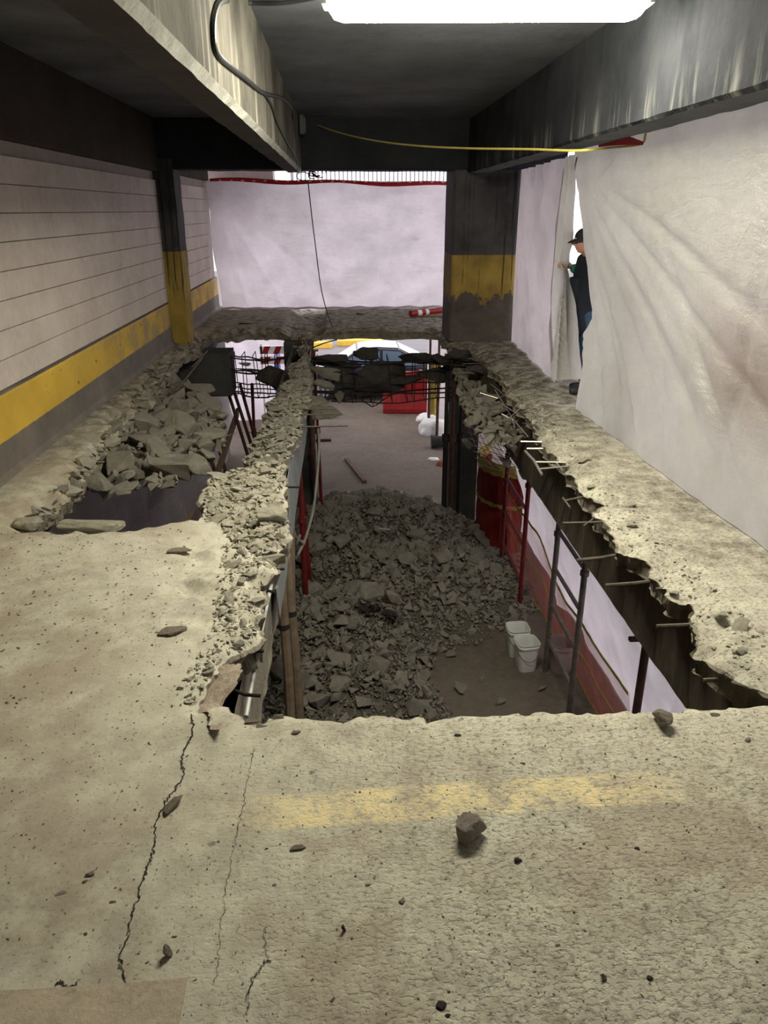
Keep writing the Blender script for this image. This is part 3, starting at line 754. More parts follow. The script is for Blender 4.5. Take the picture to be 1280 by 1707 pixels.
def rot_mats(n, r, tilt=1.0):
    q = r.normal(size=(n, 4)); q[:, 1:3] *= tilt
    q /= np.linalg.norm(q, axis=1)[:, None]; w_, x, y, z = q.T
    return np.stack([1-2*(y*y+z*z), 2*(x*y-z*w_), 2*(x*z+y*w_), 2*(x*y+z*w_), 1-2*(x*x+z*z), 2*(y*z-x*w_), 2*(x*z-y*w_), 2*(y*z+x*w_), 1-2*(x*x+y*y)], -1).reshape(n, 3, 3)
def scatter(name, pos, size, mat, seed=0, tilt=1.0, flat=1.0, **k):
    """many small fragments joined in one mesh (kind = stuff)"""
    r = np.random.default_rng(seed); Vs, Fs, off = [], [], 0; pos = np.asarray(pos, float); size = np.asarray(size, float)
    which = r.integers(0, len(V_SM), len(pos)); Rm = rot_mats(len(pos), r, tilt)
    for i, (v, f) in enumerate(V_SM):
        k_ = np.where(which == i)[0]
        if not len(k_): continue
        vv = np.einsum('nij,vj->nvi', Rm[k_], v) * size[k_][:, None, None]; vv[..., 2] *= flat; vv += pos[k_][:, None]
        ff = f[None] + (np.arange(len(k_))*len(v))[:, None, None] + off
        Vs.append(vv.reshape(-1, 3)); Fs.append(ff.reshape(-1, 3)); off += len(k_)*len(v)
    me = np_mesh(name, np.concatenate(Vs), np.concatenate(Fs), mat, False)
    return link(name, me, kind='stuff', **k)
def chunk(loc, s, label, group=None, mesh=None, rot=None, mat=None, sc=(1, 1, 1), name='concrete_chunk'):
    me = mesh or random.choice(V_CH)
    o = link(name, me, loc=loc, rot=rot or (random.uniform(-.5, .5), random.uniform(-.5, .5), random.uniform(0, 6.28)), scl=(s*sc[0], s*sc[1], s*sc[2]), label=label, cat='rubble chunk', group=group)
    return o
# --- heap on the lower floor
HEAP = np.array([tuple(P(x, y, z=LZ))[:2] for x, y in [(380,1260),(760,1230),(742,1180),(700,1130),(735,1086),(820,1062),(872,1042),(888,1010),(876,960),(850,920),(800,884),(745,850),(700,836),(640,824),(580,828),(530,836),(470,860),(430,920),(380,1050)]])
def heap_h(x, y):
    d, _, _ = nearest(x, y, HEAP); i = inside(x, y, HEAP); d = np.where(i, d, -d)
    h = .62*(1-np.exp(-np.maximum(d, 0)/1.0))*(.55+.75*noise(x, y, 2, .9)) + np.maximum(d > 0, 0)*.02
    return h + np.where(d > 0, fbm(x, y, 3, 3, 3)*.12*np.minimum(d*3, 1), -.05), d
gx = np.linspace(-1.9, 3.1, 110); gy = np.linspace(5.2, 14.6, 200); X, Y = np.meshgrid(gx, gy, indexing='ij')
h, d = heap_h(X.ravel(), Y.ravel())
Vh = np.stack([X.ravel(), Y.ravel(), LZ + np.where(d > 0, h*.82+.015, -.03)], -1)
mound = np_mesh('rubble_dust_mound', Vh, grid_faces(110, 200), M['dirt'], True)
rr = np.random.default_rng(21)
lo, hi = HEAP.min(0), HEAP.max(0)
px_ = rr.uniform(lo[0], hi[0], 60000); py_ = rr.uniform(lo[1], hi[1], 60000); hh, dd = heap_h(px_, py_)
k_ = dd > -.10*rr.random(60000)**2; px_, py_, hh, dd = px_[k_], py_[k_], hh[k_], dd[k_]
N = 17000; px_, py_, hh, dd = px_[:N], py_[:N], np.maximum(hh[:N], 0), dd[:N]
sz = .030 + .055*rr.random(N)**2.5
sz[:1500] = .09 + .15*rr.random(1500)**1.5
heap = scatter('rubble_heap', np.stack([px_, py_, LZ+hh*.9+.02+rr.random(N)*.02], -1), sz, M['chunk'], 5, label='smaller broken concrete pieces and dust making up the rubble heap below', cat='rubble')
bm = bmesh.new(); bm.from_mesh(heap.data); k0 = len(bm.faces); bm.from_mesh(mound); bm.faces.ensure_lookup_table()
for q in bm.faces[k0:]: q.material_index = 1
bm.to_mesh(heap.data); bm.free(); heap.data.materials.append(M['dirt'])
# 290 large chunks, poisson-like placed
acc = []
cand = rr.uniform([lo[0], lo[1]], [hi[0], hi[1]], (2500, 2)); hc, dc = heap_h(cand[:, 0], cand[:, 1])
for (x, y), h_, d_ in zip(cand, hc, dc):
    if d_ < .03 or x < -.75 or y > 13.4: continue
    s = (.19 + .21*rr.random()**1.8) * (1.0 if d_ > .5 else .8) * (1.15 if (x < .6 and y < 9.5) else .95)
    if all((x-a)**2+(y-b)**2 > ((s+c)*.36)**2 for a, b, c in acc):
        acc.append((x, y, s))
        chunk((x, y, LZ+max(h_, .03)*.93+s*.16), s, 'angular grey concrete chunk lying in the rubble heap on the lower floor', 'concrete chunks of the rubble heap', mesh=V_CHD[int(rr.integers(0, 14))], rot=tuple(rr.uniform(-.7, .7, 2))+(rr.uniform(0, 6.28),))
        if len(acc) >= 112: break
chunk(P(620, 985, z=LZ+.75), .42, 'large upright grey slab fragment standing out of the middle of the rubble heap', mesh=V_CHD[1], rot=(1.1, .2, .5))
chunk(P(655, 1000, z=LZ+.7), .44, 'long narrow slab splinter leaning beside the upright fragment in the rubble heap', mesh=V_CHD[3], rot=(.2, .9, 1.9))
chunk(P(800, 986, z=LZ+.3), .10, 'small red-brown brick fragment near the right side of the rubble heap', mesh=hull_mesh('brick_fragment', 311, M['brick_red'], n=10), name='brick_fragment')
for (x, y, s, l) in [(768,1147,.16,'flat stone alone on the cleared floor beside the rubble heap'), (832,1168,.12,'round brown stone near the slab edge on the cleared lower floor'), (803,1131,.07,'tiny dark stone on the cleared floor below the buckets'), (902,1146,.10,'pale stone beside the foot of the grey scaffold frame'), (752,1090,.10,'pale stone where the heap runs out onto the cleared floor')]:
    chunk(P(x, y, z=LZ+.03), s*1.5, l, sc=(1, .8, .5))

# --- chunks lying on the near slab
V_BR = [hull_mesh('stone', 330+i, M['chunk_brown'], n=16, asp=ASP[i % 6], detail=3) for i in range(4)]
V_DK = hull_mesh('stone', 340, M['chunk_dark'], n=16, asp=(1, .9, .6), detail=2)
V_BIG = [hull_mesh('stone', 350+i, M['fracture'], n=18, asp=ASP[i % 6], detail=3) for i in range(4)]
def on_slab(px, py, s, label, mesh, rot=(0, 0, 0), sc=(1, 1, 1), group=None, sink=.42):
    p = P(px, py, z=0); z = gz(p.x, p.y)
    e = Euler(rot).to_matrix(); zz = [(e @ Vector((v.co.x*sc[0], v.co.y*sc[1], v.co.z*sc[2]))).z*s for v in mesh.vertices]
    return link('stone', mesh, loc=(p.x, p.y, z - min(zz) - .003), rot=rot, scl=(s*sc[0], s*sc[1], s*sc[2]), label=label, cat='stone', group=group)
on_slab(783, 1392, .118, 'fist-sized brown and grey stone on the near slab below the faded yellow line', hull_mesh('stone', 361, M['chunk_mottled'], n=18, asp=(1, .9, .8), detail=3), (.1, .1, .4), (1, .9, .9))
on_slab(1102, 1208, .105, 'large dark brown stone sitting at the right part of the near slab edge', V_BR[0], (.3, .2, 1.2), (1, 1, 1.0))
on_slab(289, 1344, .105, 'long flat dark stone lying across the big crack', V_BR[3], (.1, -.1, .95), (1, .55, .5))
on_slab(281, 1592, .042, 'small upright stone with a dark shadow right of the crack near its lower end', V_BR[1], (.1, 1.0, .3), (1.1, .9, 1))
on_slab(497, 1414, .058, 'flat dark stone below the left end of the faded yellow line', V_BR[3], (0, 0, 0), (1, .7, .4))
on_slab(863, 1434, .032, 'small black stone right of and below the fist-sized stone', V_DK, (0, .2, .5), (1, .7, .6))
on_slab(573, 1550, .026, 'small dark upright splinter left of centre on the near slab', V_DK, (.5, 1.0, .5), (1, .7, .6))
on_slab(735, 1676, .034, 'blackish crumb at the bottom of the picture', V_DK, (0, 0, 1), (1, .9, .5))
on_slab(746, 1692, .018, 'tiny black crumb just below the blackish crumb', V_DK, (0, 0, 1), (1, .9, .5))
on_slab(150, 1458, .032, 'pale grey stone left of the crack, upper one of a pair', V_BIG[0], (.1, 0, .4), (1, .8, .6))
on_slab(141, 1470, .018, 'small dark stone touching the pale grey stone left of the crack', V_BR[0], (.1, 0, .4), (1, .8, .7))
on_slab(102, 1488, .040, 'flat pale stone near the left side of the near slab', V_BIG[1], (0, 0, .2), (1, .75, .3))
on_slab(188, 1504, .022, 'small dark stone left of the crack under the pale pair', V_BR[1], (0, 0, .2), (1, .75, .6))
on_slab(216, 1608, .018, 'tiny brown stone near the lower end of the crack', V_BR[1], (0, 0, .2), (1, .75, .5))
on_slab(670, 1502, .022, 'little pale stone in the middle of the near slab', V_BIG[2], (0, 0, .9), (1, .8, .6))
on_slab(613, 1476, .020, 'little red-brown stone left of the little pale stone', V_BR[0], (0, 0, .2), (1, .6, .5))
on_slab(1061, 1416, .020, 'little dark brown stone on the right half of the near slab', V_BR[2], (0, 0, .2), (1, .8, .7))
on_slab(1006, 1632, .024, 'dark rusty stone low on the right half of the near slab', V_BR[2], (0, 1, .2), (1, .8, .7))
on_slab(1083, 1630, .022, 'dark stone beside the rusty stone low on the right', V_DK, (0, 0, .6), (1, .8, .7))
on_slab(763, 1226, .034, 'dark flat stone just behind the broken near edge', V_DK, (0, 0, .1), (1, .6, .4))
on_slab(493, 1222, .040, 'dark pointed stone behind the near edge, left of centre', V_BR[0], (0, 0, .1), (1, .8, .5))
on_slab(421, 1200, .075, 'broad brown flake lying on the near edge beside the pale pipe', V_BR[3], (0, .1, .1), (1, .6, .35))
on_slab(438, 1210, .060, 'brown flake just below the broad flake at the near edge', V_BR[1], (0, 0, -.1), (1, .5, .3))
on_slab(461, 1196, .058, 'dark flake right of the broad flake on the near edge', V_BR[2], (0, .1, .3), (1, .6, .4))
on_slab(870, 1274, .026, 'dark chip above the right part of the faded yellow line', V_BR[2], (0, 0, .1), (1, .6, .4))
on_slab(1192, 1192, .045, 'brown stone right of the large dark stone at the near edge', V_BR[1], (0, 0, .1), (1, .7, .5))
on_slab(1246, 1234, .034, 'pale stone at the far right of the near slab', V_BIG[3], (0, 0, .7), (1, .8, .7))
on_slab(1097, 1266, .026, 'pale brown chip below the large dark stone', V_BIG[1], (0, 0, .7), (1, .8, .4))
on_slab(300, 918, .17, 'flat broken flake on the left slab nearest the left hole', V_BR[3], (0, .1, .2), (1, .7, .28))
on_slab(287, 1052, .15, 'flat broken flake in the middle of the left slab', V_BR[0], (0, 0, .2), (1, .8, .3))
on_slab(452, 864, .26, 'pale wedge-shaped chunk on the broken strip at its near end', V_BIG[0], (.1, .2, .6), (1, .8, .6))
on_slab(150, 868, .24, 'long pale slab piece lying at the near edge of the left hole', V_BIG[0], (.1, .1, .1), (1.9, .7, .55))
on_slab(44, 864, .20, 'round chunk at the left end of the left hole', V_BIG[2], (.0, .1, .3), (1, .9, .7))
on_slab(600, 524, .12, 'small stone on the far slab in front of the white sheet', V_DK, (0, 0, 0), (1.6, .6, .4))
on_slab(408, 540, .16, 'flat dark piece on the far slab at the left', V_DK, (0, 0, 0), (1.8, .6, .3))
r_ = np.random.default_rng(77)
# loose small stones on the near slab, each its own
n_ = 0
while n_ < 110:
    px, py = r_.uniform(10, 1270), r_.uniform(1195, 1690)
    p = P(px, py, z=0); s = .007+.012*r_.random()**2
    if float(d_hole(p.x, p.y)[0]) < .03: continue
    on_slab(px, py, s, 'crumb-sized stone scattered on the near slab', [V_BR[0], V_BIG[0], V_DK, V_BR[1]][int(r_.integers(0, 4))].copy() if False else [V_CH[0], V_CH[3], V_CH[5], V_CH[7]][int(r_.integers(0, 4))], (r_.uniform(-.3, .3), 0, r_.uniform(0, 6)), (1, .8, .55), group='crumb-sized stones on the near slab'); n_ += 1
# flakes on the broken strip, the chipped left band and the right slab: the larger ones singly
def flakes(pxs, n, s0, s1, label, group, pw=2, verts=None):
    poly = np.array([tuple(P(x, y, z=0))[:2] for x, y in pxs]); lo, hi = poly.min(0), poly.max(0); k = 0; got = []
    c = r_.uniform(lo, hi, (n*12, 2)); ok = inside(c[:, 0], c[:, 1], poly); c = c[ok]; d = d_hole(c[:, 0], c[:, 1]); c = c[d > .025]; d = d[d > .025]
    for (x, y), q in zip(c, d):
        s = s0+(s1-s0)*r_.random()**pw
        if any((x-a)**2+(y-b)**2 < ((s+e)*.40)**2 for a, b, e in got): continue
        got.append((x, y, s)); z = float(ground(np.array([x]), np.array([y]), np.array([q]))[0])
        chunk((x, y, z+s*.10), s, label, group, mesh=(verts or V_FL)[int(r_.integers(0, len(verts or V_FL)))], rot=(r_.uniform(-.35, .35), r_.uniform(-.35, .35), r_.uniform(0, 6.28)), sc=(1, .8, .55)); k += 1
        if k >= n: break
V_FL = [hull_mesh('concrete_chunk', 400+i, M['fracture'], n=11+i % 4, asp=ASP[i % 6]) for i in range(12)]
STRIP1 = [(340,855),(345,800),(405,768),(470,770),(470,850),(482,884),(455,925),(400,900),(360,870)]
STRIP2 = [(405,768),(425,735),(445,690),(462,645),(482,600),(522,600),(505,690),(480,770)]
flakes(STRIP1, 26, .10, .24, 'pale concrete flake on the wide near end of the broken strip between the holes', 'flakes on the wide end of the broken strip')
flakes(STRIP2, 22, .12, .26, 'concrete flake on the narrow far part of the broken strip between the holes', 'flakes on the narrow part of the broken strip', verts=V_CHD)
flakes([(370,900),(470,900),(440,1000),(425,1070),(360,1110),(340,1160),(330,1150),(360,1050),(370,980)], 14, .08, .15, 'pale flake on the chipped band along the left side of the main hole', 'flakes along the left side of the main hole')
flakes([(860,655),(885,660),(960,740),(1060,850),(1200,1000),(1279,1090),(1279,1130),(1180,1060),(1100,960),(1000,840),(930,750)], 12, .08, .15, 'pale flake along the broken edge of the right slab', 'flakes along the right slab edge')
flakes([(270,600),(300,595),(230,700),(170,770),(100,850),(10,880),(60,835),(160,740),(240,640)], 22, .14, .28, 'grey chunk along the slab edge left of the left hole', 'chunks along the left edge of the left hole')
def crumbs(pxs, n, s0, s1, mat, label, seed, flat=.6):
    poly = np.array([tuple(P(x, y, z=0))[:2] for x, y in pxs]); lo, hi = poly.min(0), poly.max(0); r = np.random.default_rng(seed)
    c = r.uniform(lo, hi, (n*3, 2)); c = c[inside(c[:, 0], c[:, 1], poly)]; d = d_hole(c[:, 0], c[:, 1]); c = c[d > .01][:n]; d = d[d > .01][:n]
    z = ground(c[:, 0], c[:, 1], d); s = s0+(s1-s0)*r.random(len(c))**2.5
    scatter('concrete_crumbs', np.column_stack([c, z+s*.12]), s, mat, seed, flat=flat, label=label, cat='rubble')
crumbs(STRIP1, 2200, .012, .10, M['fracture'], 'fine concrete crumbs on the wide near end of the broken strip', 11)
crumbs(STRIP2, 2200, .015, .12, M['chunk'], 'fine concrete crumbs along the narrow part of the broken strip', 12)
crumbs([(370,900),(480,890),(440,1000),(425,1070),(325,1183),(300,1150),(350,1050),(360,980)], 1200, .006, .045, M['fracture'], 'fine crumbs on the chipped band at the left of the main hole', 13)
crumbs([(850,650),(885,655),(1000,790),(1100,880),(1279,1060),(1279,1135),(1180,1070),(1100,960),(1000,840),(930,750)], 900, .006, .04, M['fracture'], 'fine crumbs on the right slab beside its broken edge', 14)
crumbs([(0,1190),(1280,1180),(1280,1707),(0,1707)], 1600, .003, .012, M['chunk'], 'grit scattered over the near slab', 15)
crumbs([(0,880),(320,880),(330,1185),(0,1190)], 700, .004, .022, M['chunk'], 'grit scattered over the left slab', 16)
# --- collapsed part in the left hole and in the far right corner, carried by bent steel
def collapsed(pxs, zf, name, label, n, s0, s1, glabel, group, seed, rr=.0):
    poly = np.array([tuple(P(x, y, z=zf(x, y)))[:2] for x, y in pxs]); cz = np.array([zf(x, y) for x, y in pxs])
    A = np.column_stack([poly, np.ones(len(poly))]); sol = np.linalg.lstsq(A, cz, rcond=None)[0]
    lo, hi = poly.min(0), poly.max(0); cp0 = poly.mean(0); nx, ny = 60, 80
    X, Y = np.meshgrid(np.linspace(lo[0], hi[0], nx), np.linspace(lo[1], hi[1], ny), indexing='ij')
    zz = lambda x, y: sol[0]*x+sol[1]*y+sol[2] + fbm(x, y, seed, 2.2, 4)*.22
    Z = zz(X, Y); k = inside(cp0[0]+((X[:-1, :-1]+X[1:, 1:])/2-cp0[0])*1.3 + fbm(X[1:, 1:], Y[1:, 1:], seed+1, 4, 3)*.12, cp0[1]+((Y[:-1, :-1]+Y[1:, 1:])/2-cp0[1])*1.3 + fbm(X[1:, 1:], Y[1:, 1:], seed+2, 4, 3)*.12, poly)
    i = np.arange(nx*ny).reshape(nx, ny); f = np.stack([i[:-1, :-1], i[1:, :-1], i[1:, 1:], i[:-1, 1:]], -1)[k]
    V = np.stack([X, Y, Z], -1).reshape(-1, 3); n0 = len(V); V[:, 0] += fbm(V[:, 0], V[:, 1], 18, 6, 3)*.12; V[:, 1] += fbm(V[:, 0], V[:, 1], 28, 6, 3)*.12; V2 = V.copy(); V2[:, 2] -= .05 + fbm(V[:, 0], V[:, 1], 8, 5, 3)*.1
    e = np.concatenate([f[:, [0, 1]], f[:, [1, 2]], f[:, [2, 3]], f[:, [3, 0]]]); key = np.sort(e, 1); _, inv, cnt = np.unique(key, axis=0, return_inverse=True, return_counts=True)
    be = e[cnt[inv.ravel()] == 1]
    Fa = np.concatenate([f, f[:, ::-1]+n0, np.stack([be[:, 1], be[:, 0], be[:, 0]+n0, be[:, 1]+n0], -1)])
    used = np.unique(Fa); rm = -np.ones(2*n0, int); rm[used] = np.arange(len(used))
    link(name, np_mesh(name, np.concatenate([V, V2])[used], rm[Fa], M['chunk'], False), label=label, cat='collapsed slab')
    cc = poly.mean(0); r = np.random.default_rng(seed+51); e_ = r.uniform(lo, hi, (2600, 2)); e_ = e_[inside(e_[:, 0], e_[:, 1], poly)][:700]; se = .05+.15*r.random(len(e_))**1.6
    scatter('small_rubble', np.column_stack([e_, zz(e_[:, 0], e_[:, 1])+.03+r.random(len(e_))*.06]), se, M['chunk'], seed, label='small broken pieces filling the gaps of the '+label.split(' ', 2)[2], cat='rubble')
    r = np.random.default_rng(seed+50); got = []
    c = r.uniform(lo, hi, (n*25, 2)); c = c[inside(c[:, 0], c[:, 1], poly)]
    for x, y in c:
        s = s0+(s1-s0)*r.random()**1.3
        if any((x-a)**2+(y-b)**2 < ((s+e_)*.33)**2 for a, b, e_ in got): continue
        got.append((x, y, s)); chunk((x, y, float(zz(x, y))+s*.30+.02), s*1.12, glabel, group, mesh=V_CHD[int(r.integers(0, 14))], rot=tuple(r.uniform(-.5, .5, 2))+(r.uniform(0, 6.28),), sc=(1, .9, .8))
        if len(got) >= n: break
    return poly
collapsed([(108,838),(150,822),(250,816),(328,812),(345,775),(375,752),(372,720),(345,668),(320,656),(262,646),(240,672),(180,745)], lambda x, y: -.22 - .12*(x-150)/200,
          'collapsed_slab', 'sagging broken slab piece covered in chunks inside the left hole', 46, .20, .40, 'grey chunk on the sagging slab inside the left hole', 'chunks inside the left hole', 3)
collapsed([(752,590),(790,588),(818,608),(848,662),(872,700),(880,735),(858,752),(815,742),(785,715),(768,680)], lambda x, y: -.42 - .1*(860-x)/100,
          'collapsed_slab', 'sagging broken slab piece under the far end of the right slab edge', 34, .15, .32, 'pale grey chunk piled at the far end of the right slab edge', 'chunks under the far end of the right slab', 6)

crumbs([(270,600),(300,595),(230,700),(170,770),(100,850),(10,880),(60,835),(160,740),(240,640)], 900, .02, .14, M['chunk'], 'crumbled concrete along the slab edge left of the left hole', 17)

# ================================================================== STEEL: shores, frames, bars
def bar(pts, r, mat, parent, name='rebar', n=7, **k):
    return MB().tube(pts, r, n).build(name, mat, parent, smooth=True, **k)
# bars sticking out of the right slab edge and the left edge (pieces of the slab)
for pl, r, m in [([(938,872),(985,871),(1040,868)], .008, 'rebar'), ([(961,934),(1000,930),(1035,924),(1058,916),(1072,908)], .010, 'rebar'), ([(1035,926),(1052,916),(1062,909)], .008, 'rebar'),
                 ([(1009,976),(1060,972),(1120,965)], .010, 'rebar'), ([(1093,982),(1128,978)], .008, 'rebar'), ([(1094,1044),(1140,1042),(1190,1038)], .010, 'rebar'),
                 ([(1172,1134),(1220,1131),(1290,1127)], .010, 'rebar'), ([(878,748),(925,748),(940,749)], .009, 'wire'), ([(868,736),(915,737)], .009, 'wire'), ([(890,770),(950,771)], .009, 'wire'),
                 ([(898,782),(952,777)], .009, 'wire'), ([(875,752),(890,768),(903,791)], .011, 'wire'), ([(924,768),(938,785)], .008, 'wire'), ([(940,835),(960,831),(990,824)], .009, 'rebar'), ([(953,811),(975,822),(988,836)], .008, 'rebar'),
                 ([(938,830),(950,846)], .007, 'rebar'), ([(972,877),(985,868),(1000,852)], .007, 'rebar')]:
    bar([P(x, y, z=-.07-.012*i) for i, (x, y) in enumerate(pl[::-1])], r, M[m], floor)
for pl in [[(352,1150),(385,1149),(408,1158),(434,1160)], [(392,1088),(420,1087),(440,1085)], [(425,983),(445,984),(458,988)], [(438,946),(455,950),(474,948)], [(470,812),(500,812)], [(466,915),(478,914)],
           [(476,682),(560,682)], [(474,692),(568,690)], [(478,712),(580,710)], [(474,683),(520,679),(552,668)]]:
    bar([P(x, y, z=-.07) for x, y in pl], .008, M['rebar_dark'] if pl[0][1] > 800 else M['rebar'], floor)
# formwork sheet and rail along the beam's side
sh = MB(); ys = np.linspace(4.35, 8.9, 30)
for i, y in enumerate(ys):
    x = -.475+.018*float(fbm(y, 0, 0, 2, 3)); sh.v += [(x, y, -.20), (x+.03, y, -.62-.05*float(noise(y, 3, 0, 3))), (x-.006, y, -.20), (x+.024, y, -.62)]
for i in range(29):
    b = i*4; sh.f += [(b, b+4, b+5, b+1), (b+2, b+3, b+7, b+6), (b, b+2, b+6, b+4), (b+1, b+5, b+7, b+3)]
sh.f += [(0, 1, 3, 2), (116, 118, 119, 117)]
sh.build('formwork_sheet', M['galv'], label='grey sheet metal fixed along the side of the beam left of the main hole', cat='metal sheet')
MB().tube([P(470, 895, x=-.42), P(455, 962, x=-.43), P(440, 1030, x=-.44), P(426, 1105, x=-.45), P(410, 1195, x=-.46)], .011, 10).build('pipe', M['pipe_white'], smooth=True, label='pale thin pipe running along the beam beside the chipped left edge', cat='pipe')

def post(name, foot, top, r, mat, label, group=None, jack=True, plate=True, cat='shoring post'):
    foot, top = Vector(foot), Vector(top); t = empty(name, foot, label=label, cat=cat, group=group); v = top-foot; q = v.to_track_quat('Z', 'Y').to_matrix().to_4x4(); L = v.length
    T = lambda p: q @ Vector(p)
    MB().tube([T((0, 0, 0)), T((0, 0, L*.55))], r, 12).build('outer_tube', mat, t, smooth=True)
    MB().tube([T((0, 0, L*.5)), T((0, 0, L-.01))], r*.78, 12).build('inner_tube', mat, t, smooth=True)
    if jack:
        MB().tube([T((0, 0, L*.52)), T((0, 0, L*.56))], r*1.5, 12).build('collar', mat, t, smooth=True)
        MB().tube([T((-.09, 0, L*.54)), T((.09, 0, L*.54))], .008, 6).build('pin', M['rebar'], t)
    if plate:
        MB().box((-.07, -.07, 0), (.07, .07, .01), q).build('base_plate', mat, t); MB().box((-.07, -.07, L-.012), (.07, .07, L), q).build('head_plate', mat, t)
    return t
hz = lambda x, y: LZ + max(float(heap_h(np.array([x]), np.array([y]))[0][0]), 0)*.82
post('shoring_post', (-.55, 8.8, hz(-.55, 8.8)), (-.56, 8.8, LB+.0), .038, M['red_steel'], 'red painted shoring post under the beam strip, nearest one to the slab')
post('shoring_post', (-.52, 9.3, hz(-.52, 9.3)), (-.60, 9.2, LB+.0), .036, M['red_steel'], 'red painted shoring post standing just behind the nearest red one')
post('shoring_post', (-.50, 12.0, LZ), (-.55, 12.0, LB), .036, M['rust'], 'rusty shoring post far back under the beam strip')
post('shoring_post', (-.42, 12.25, LZ), (-.46, 12.25, -.25), .03, M['red_steel'], 'thin dark red post beside the far rusty one')
for i, (dx, dy, tx, l) in enumerate([(-.02, 0, -.54, 'front of the three brown timber poles under the near part of the strip'), (.05, .25, -.50, 'middle leaning one of the three brown timber poles under the strip'), (-.06, .4, -.44, 'rear one of the three brown timber poles under the strip')]):
    f = Vector((-.56+dx, 6.05+dy, hz(-.56, 6.05)-.02)); t = empty('timber_pole', f, label=l, cat='timber pole')
    top = Vector((tx-.10, 6.5+dy, LB)) - f
    MB().tube([(0, 0, 0), tuple(top*.35+Vector((.01, 0, 0))), tuple(top*.7), tuple(top)], [.052, .05, .047, .043], 9).build('pole', M['timber'], t, smooth=True)
    MB().tube([tuple(top*.55), tuple(top*.57)], .054, 9).build('steel_band', M['rebar_dark'], t)
# frames standing along the right side
def frame(name, pa, pb, za, h, r, mat, rungs, label):
    """ladder-like scaffold frame: two posts and their cross bars, with collars"""
    t = empty(name, (pa[0], pa[1], za), label=label, cat='scaffold frame'); d = Vector((pb[0]-pa[0], pb[1]-pa[1], 0))
    for o in (Vector((0, 0, 0)), d):
        MB().tube([o, o+Vector((0, 0, h))], r, 12).build('post', mat, t, smooth=True)
        MB().tube([o+Vector((0, 0, h*.86)), o+Vector((0, 0, h*.885))], r*1.45, 12).build('collar', mat, t, smooth=True)
        MB().tube([o+Vector((0, 0, h)), o+Vector((0, 0, h+.16))], r*.7, 10).build('coupling_pin', mat, t, smooth=True)
        MB().box((-.06+o.x, -.06+o.y, 0), (.06+o.x, .06+o.y, .008)).build('base_plate', mat, t)
    for z in rungs: MB().tube([Vector((0, 0, z)), d+Vector((0, 0, z))], r*.75, 10).build('rung', mat, t, smooth=True)
    return t
frame('scaffold_frame', (2.28, 7.3), (2.28, 6.35), LZ, 2.02, .030, M['scaffold'], [.45, .9, 1.35, 1.80], 'grey tubular scaffold frame at the right side of the lower floor near the buckets')
frame('scaffold_frame', (2.30, 10.0), (2.30, 8.75), LZ, 2.05, .030, M['red_steel'], [.45, .95, 1.45, 1.85], 'dark red scaffold frame beyond the grey one on the lower floor')
t = empty('shoring_post', (2.24, 4.75, LZ), label='dark post with a cross piece near the right slab edge above the near slab', cat='shoring post')
MB().tube([(0, 0, 0), (0, 0, 1.95)], .032, 10).build('outer_tube', M['rust'], t, smooth=True)
MB().tube([(0, 0, 1.9), (0, 0, 2.33)], .026, 10).build('inner_tube', M['rust'], t, smooth=True)
MB().box((-.14, -.02, 2.0), (.06, .02, 2.03)).build('cross_piece', M['rust'], t, bevel=.004); MB().tube([(0, 0, 1.98), (0, 0, 2.06)], .045, 10).build('collar', M['rust'], t)
# dark steel shores beside the lower column, and its cladding
for i, (px, y, l) in enumerate([(741, 11.62, 'leftmost dark shore pipe in front of the lower right column'), (752, 11.60, 'second dark shore pipe in front of the lower right column'), (765, 11.66, 'third dark shore pipe in front of the lower right column')]):
    q = P(px, 800, y=y)
    post('shoring_post', (q.x, y, LZ), (q.x-.01, y, -.22), .040, M['rebar_dark'] if i % 2 == 0 else M['rust'], l, plate=False)
# leaning rusty shores seen through the left hole
for a_, b_, l in [((340,664,11.4), (378,792,10.6), 'rusty leaning shore with a bent top at the left hole'), ((376,640,12.2), (415,765,11.0), 'first of the bundled dark shores behind the left hole'),
                  ((386,640,12.4), (424,757,11.2), 'second of the bundled dark shores behind the left hole'), ((400,640,12.6), (432,755,11.4), 'third of the bundled dark shores behind the left hole'), ((343,745,10.4), (362,795,10.0), 'short rusty stub in front of the leaning shore at the left hole')]:
    top = P(a_[0], a_[1], y=a_[2]); lowp = P(b_[0], b_[1], y=b_[2]); dirn = (lowp-top); foot = top + dirn * ((LZ - top.z)/dirn.z) if abs(dirn.z) > .1 else lowp
    post('shoring_post', foot, top, .035, M['rust'], l, plate=False, jack=False)
post('shoring_post', P(424, 752, z=-2.6) * 1 + Vector((0, 0, -.55)), P(420, 640, y=12.0), .035, M['red_steel'], 'upright dark red shore behind the bundled ones', plate=False)
q = P(352, 815, z=-2.0)
for i, (a_, b_, l) in enumerate([((395,690,12.0), (362,790,9.6), 'brown plank leaning below the left hole')]):
    A_, B_ = P(a_[0], a_[1], y=a_[2]), P(b_[0], b_[1], y=b_[2]); M4 = (B_-A_).to_track_quat('Z', 'X').to_matrix().to_4x4(); M4.translation = A_
    MB().box((-.07, -.02, -.1), (.07, .02, (B_-A_).length+.9), M4).build('plank', M['wood'], label=l, cat='plank', bevel=.004)
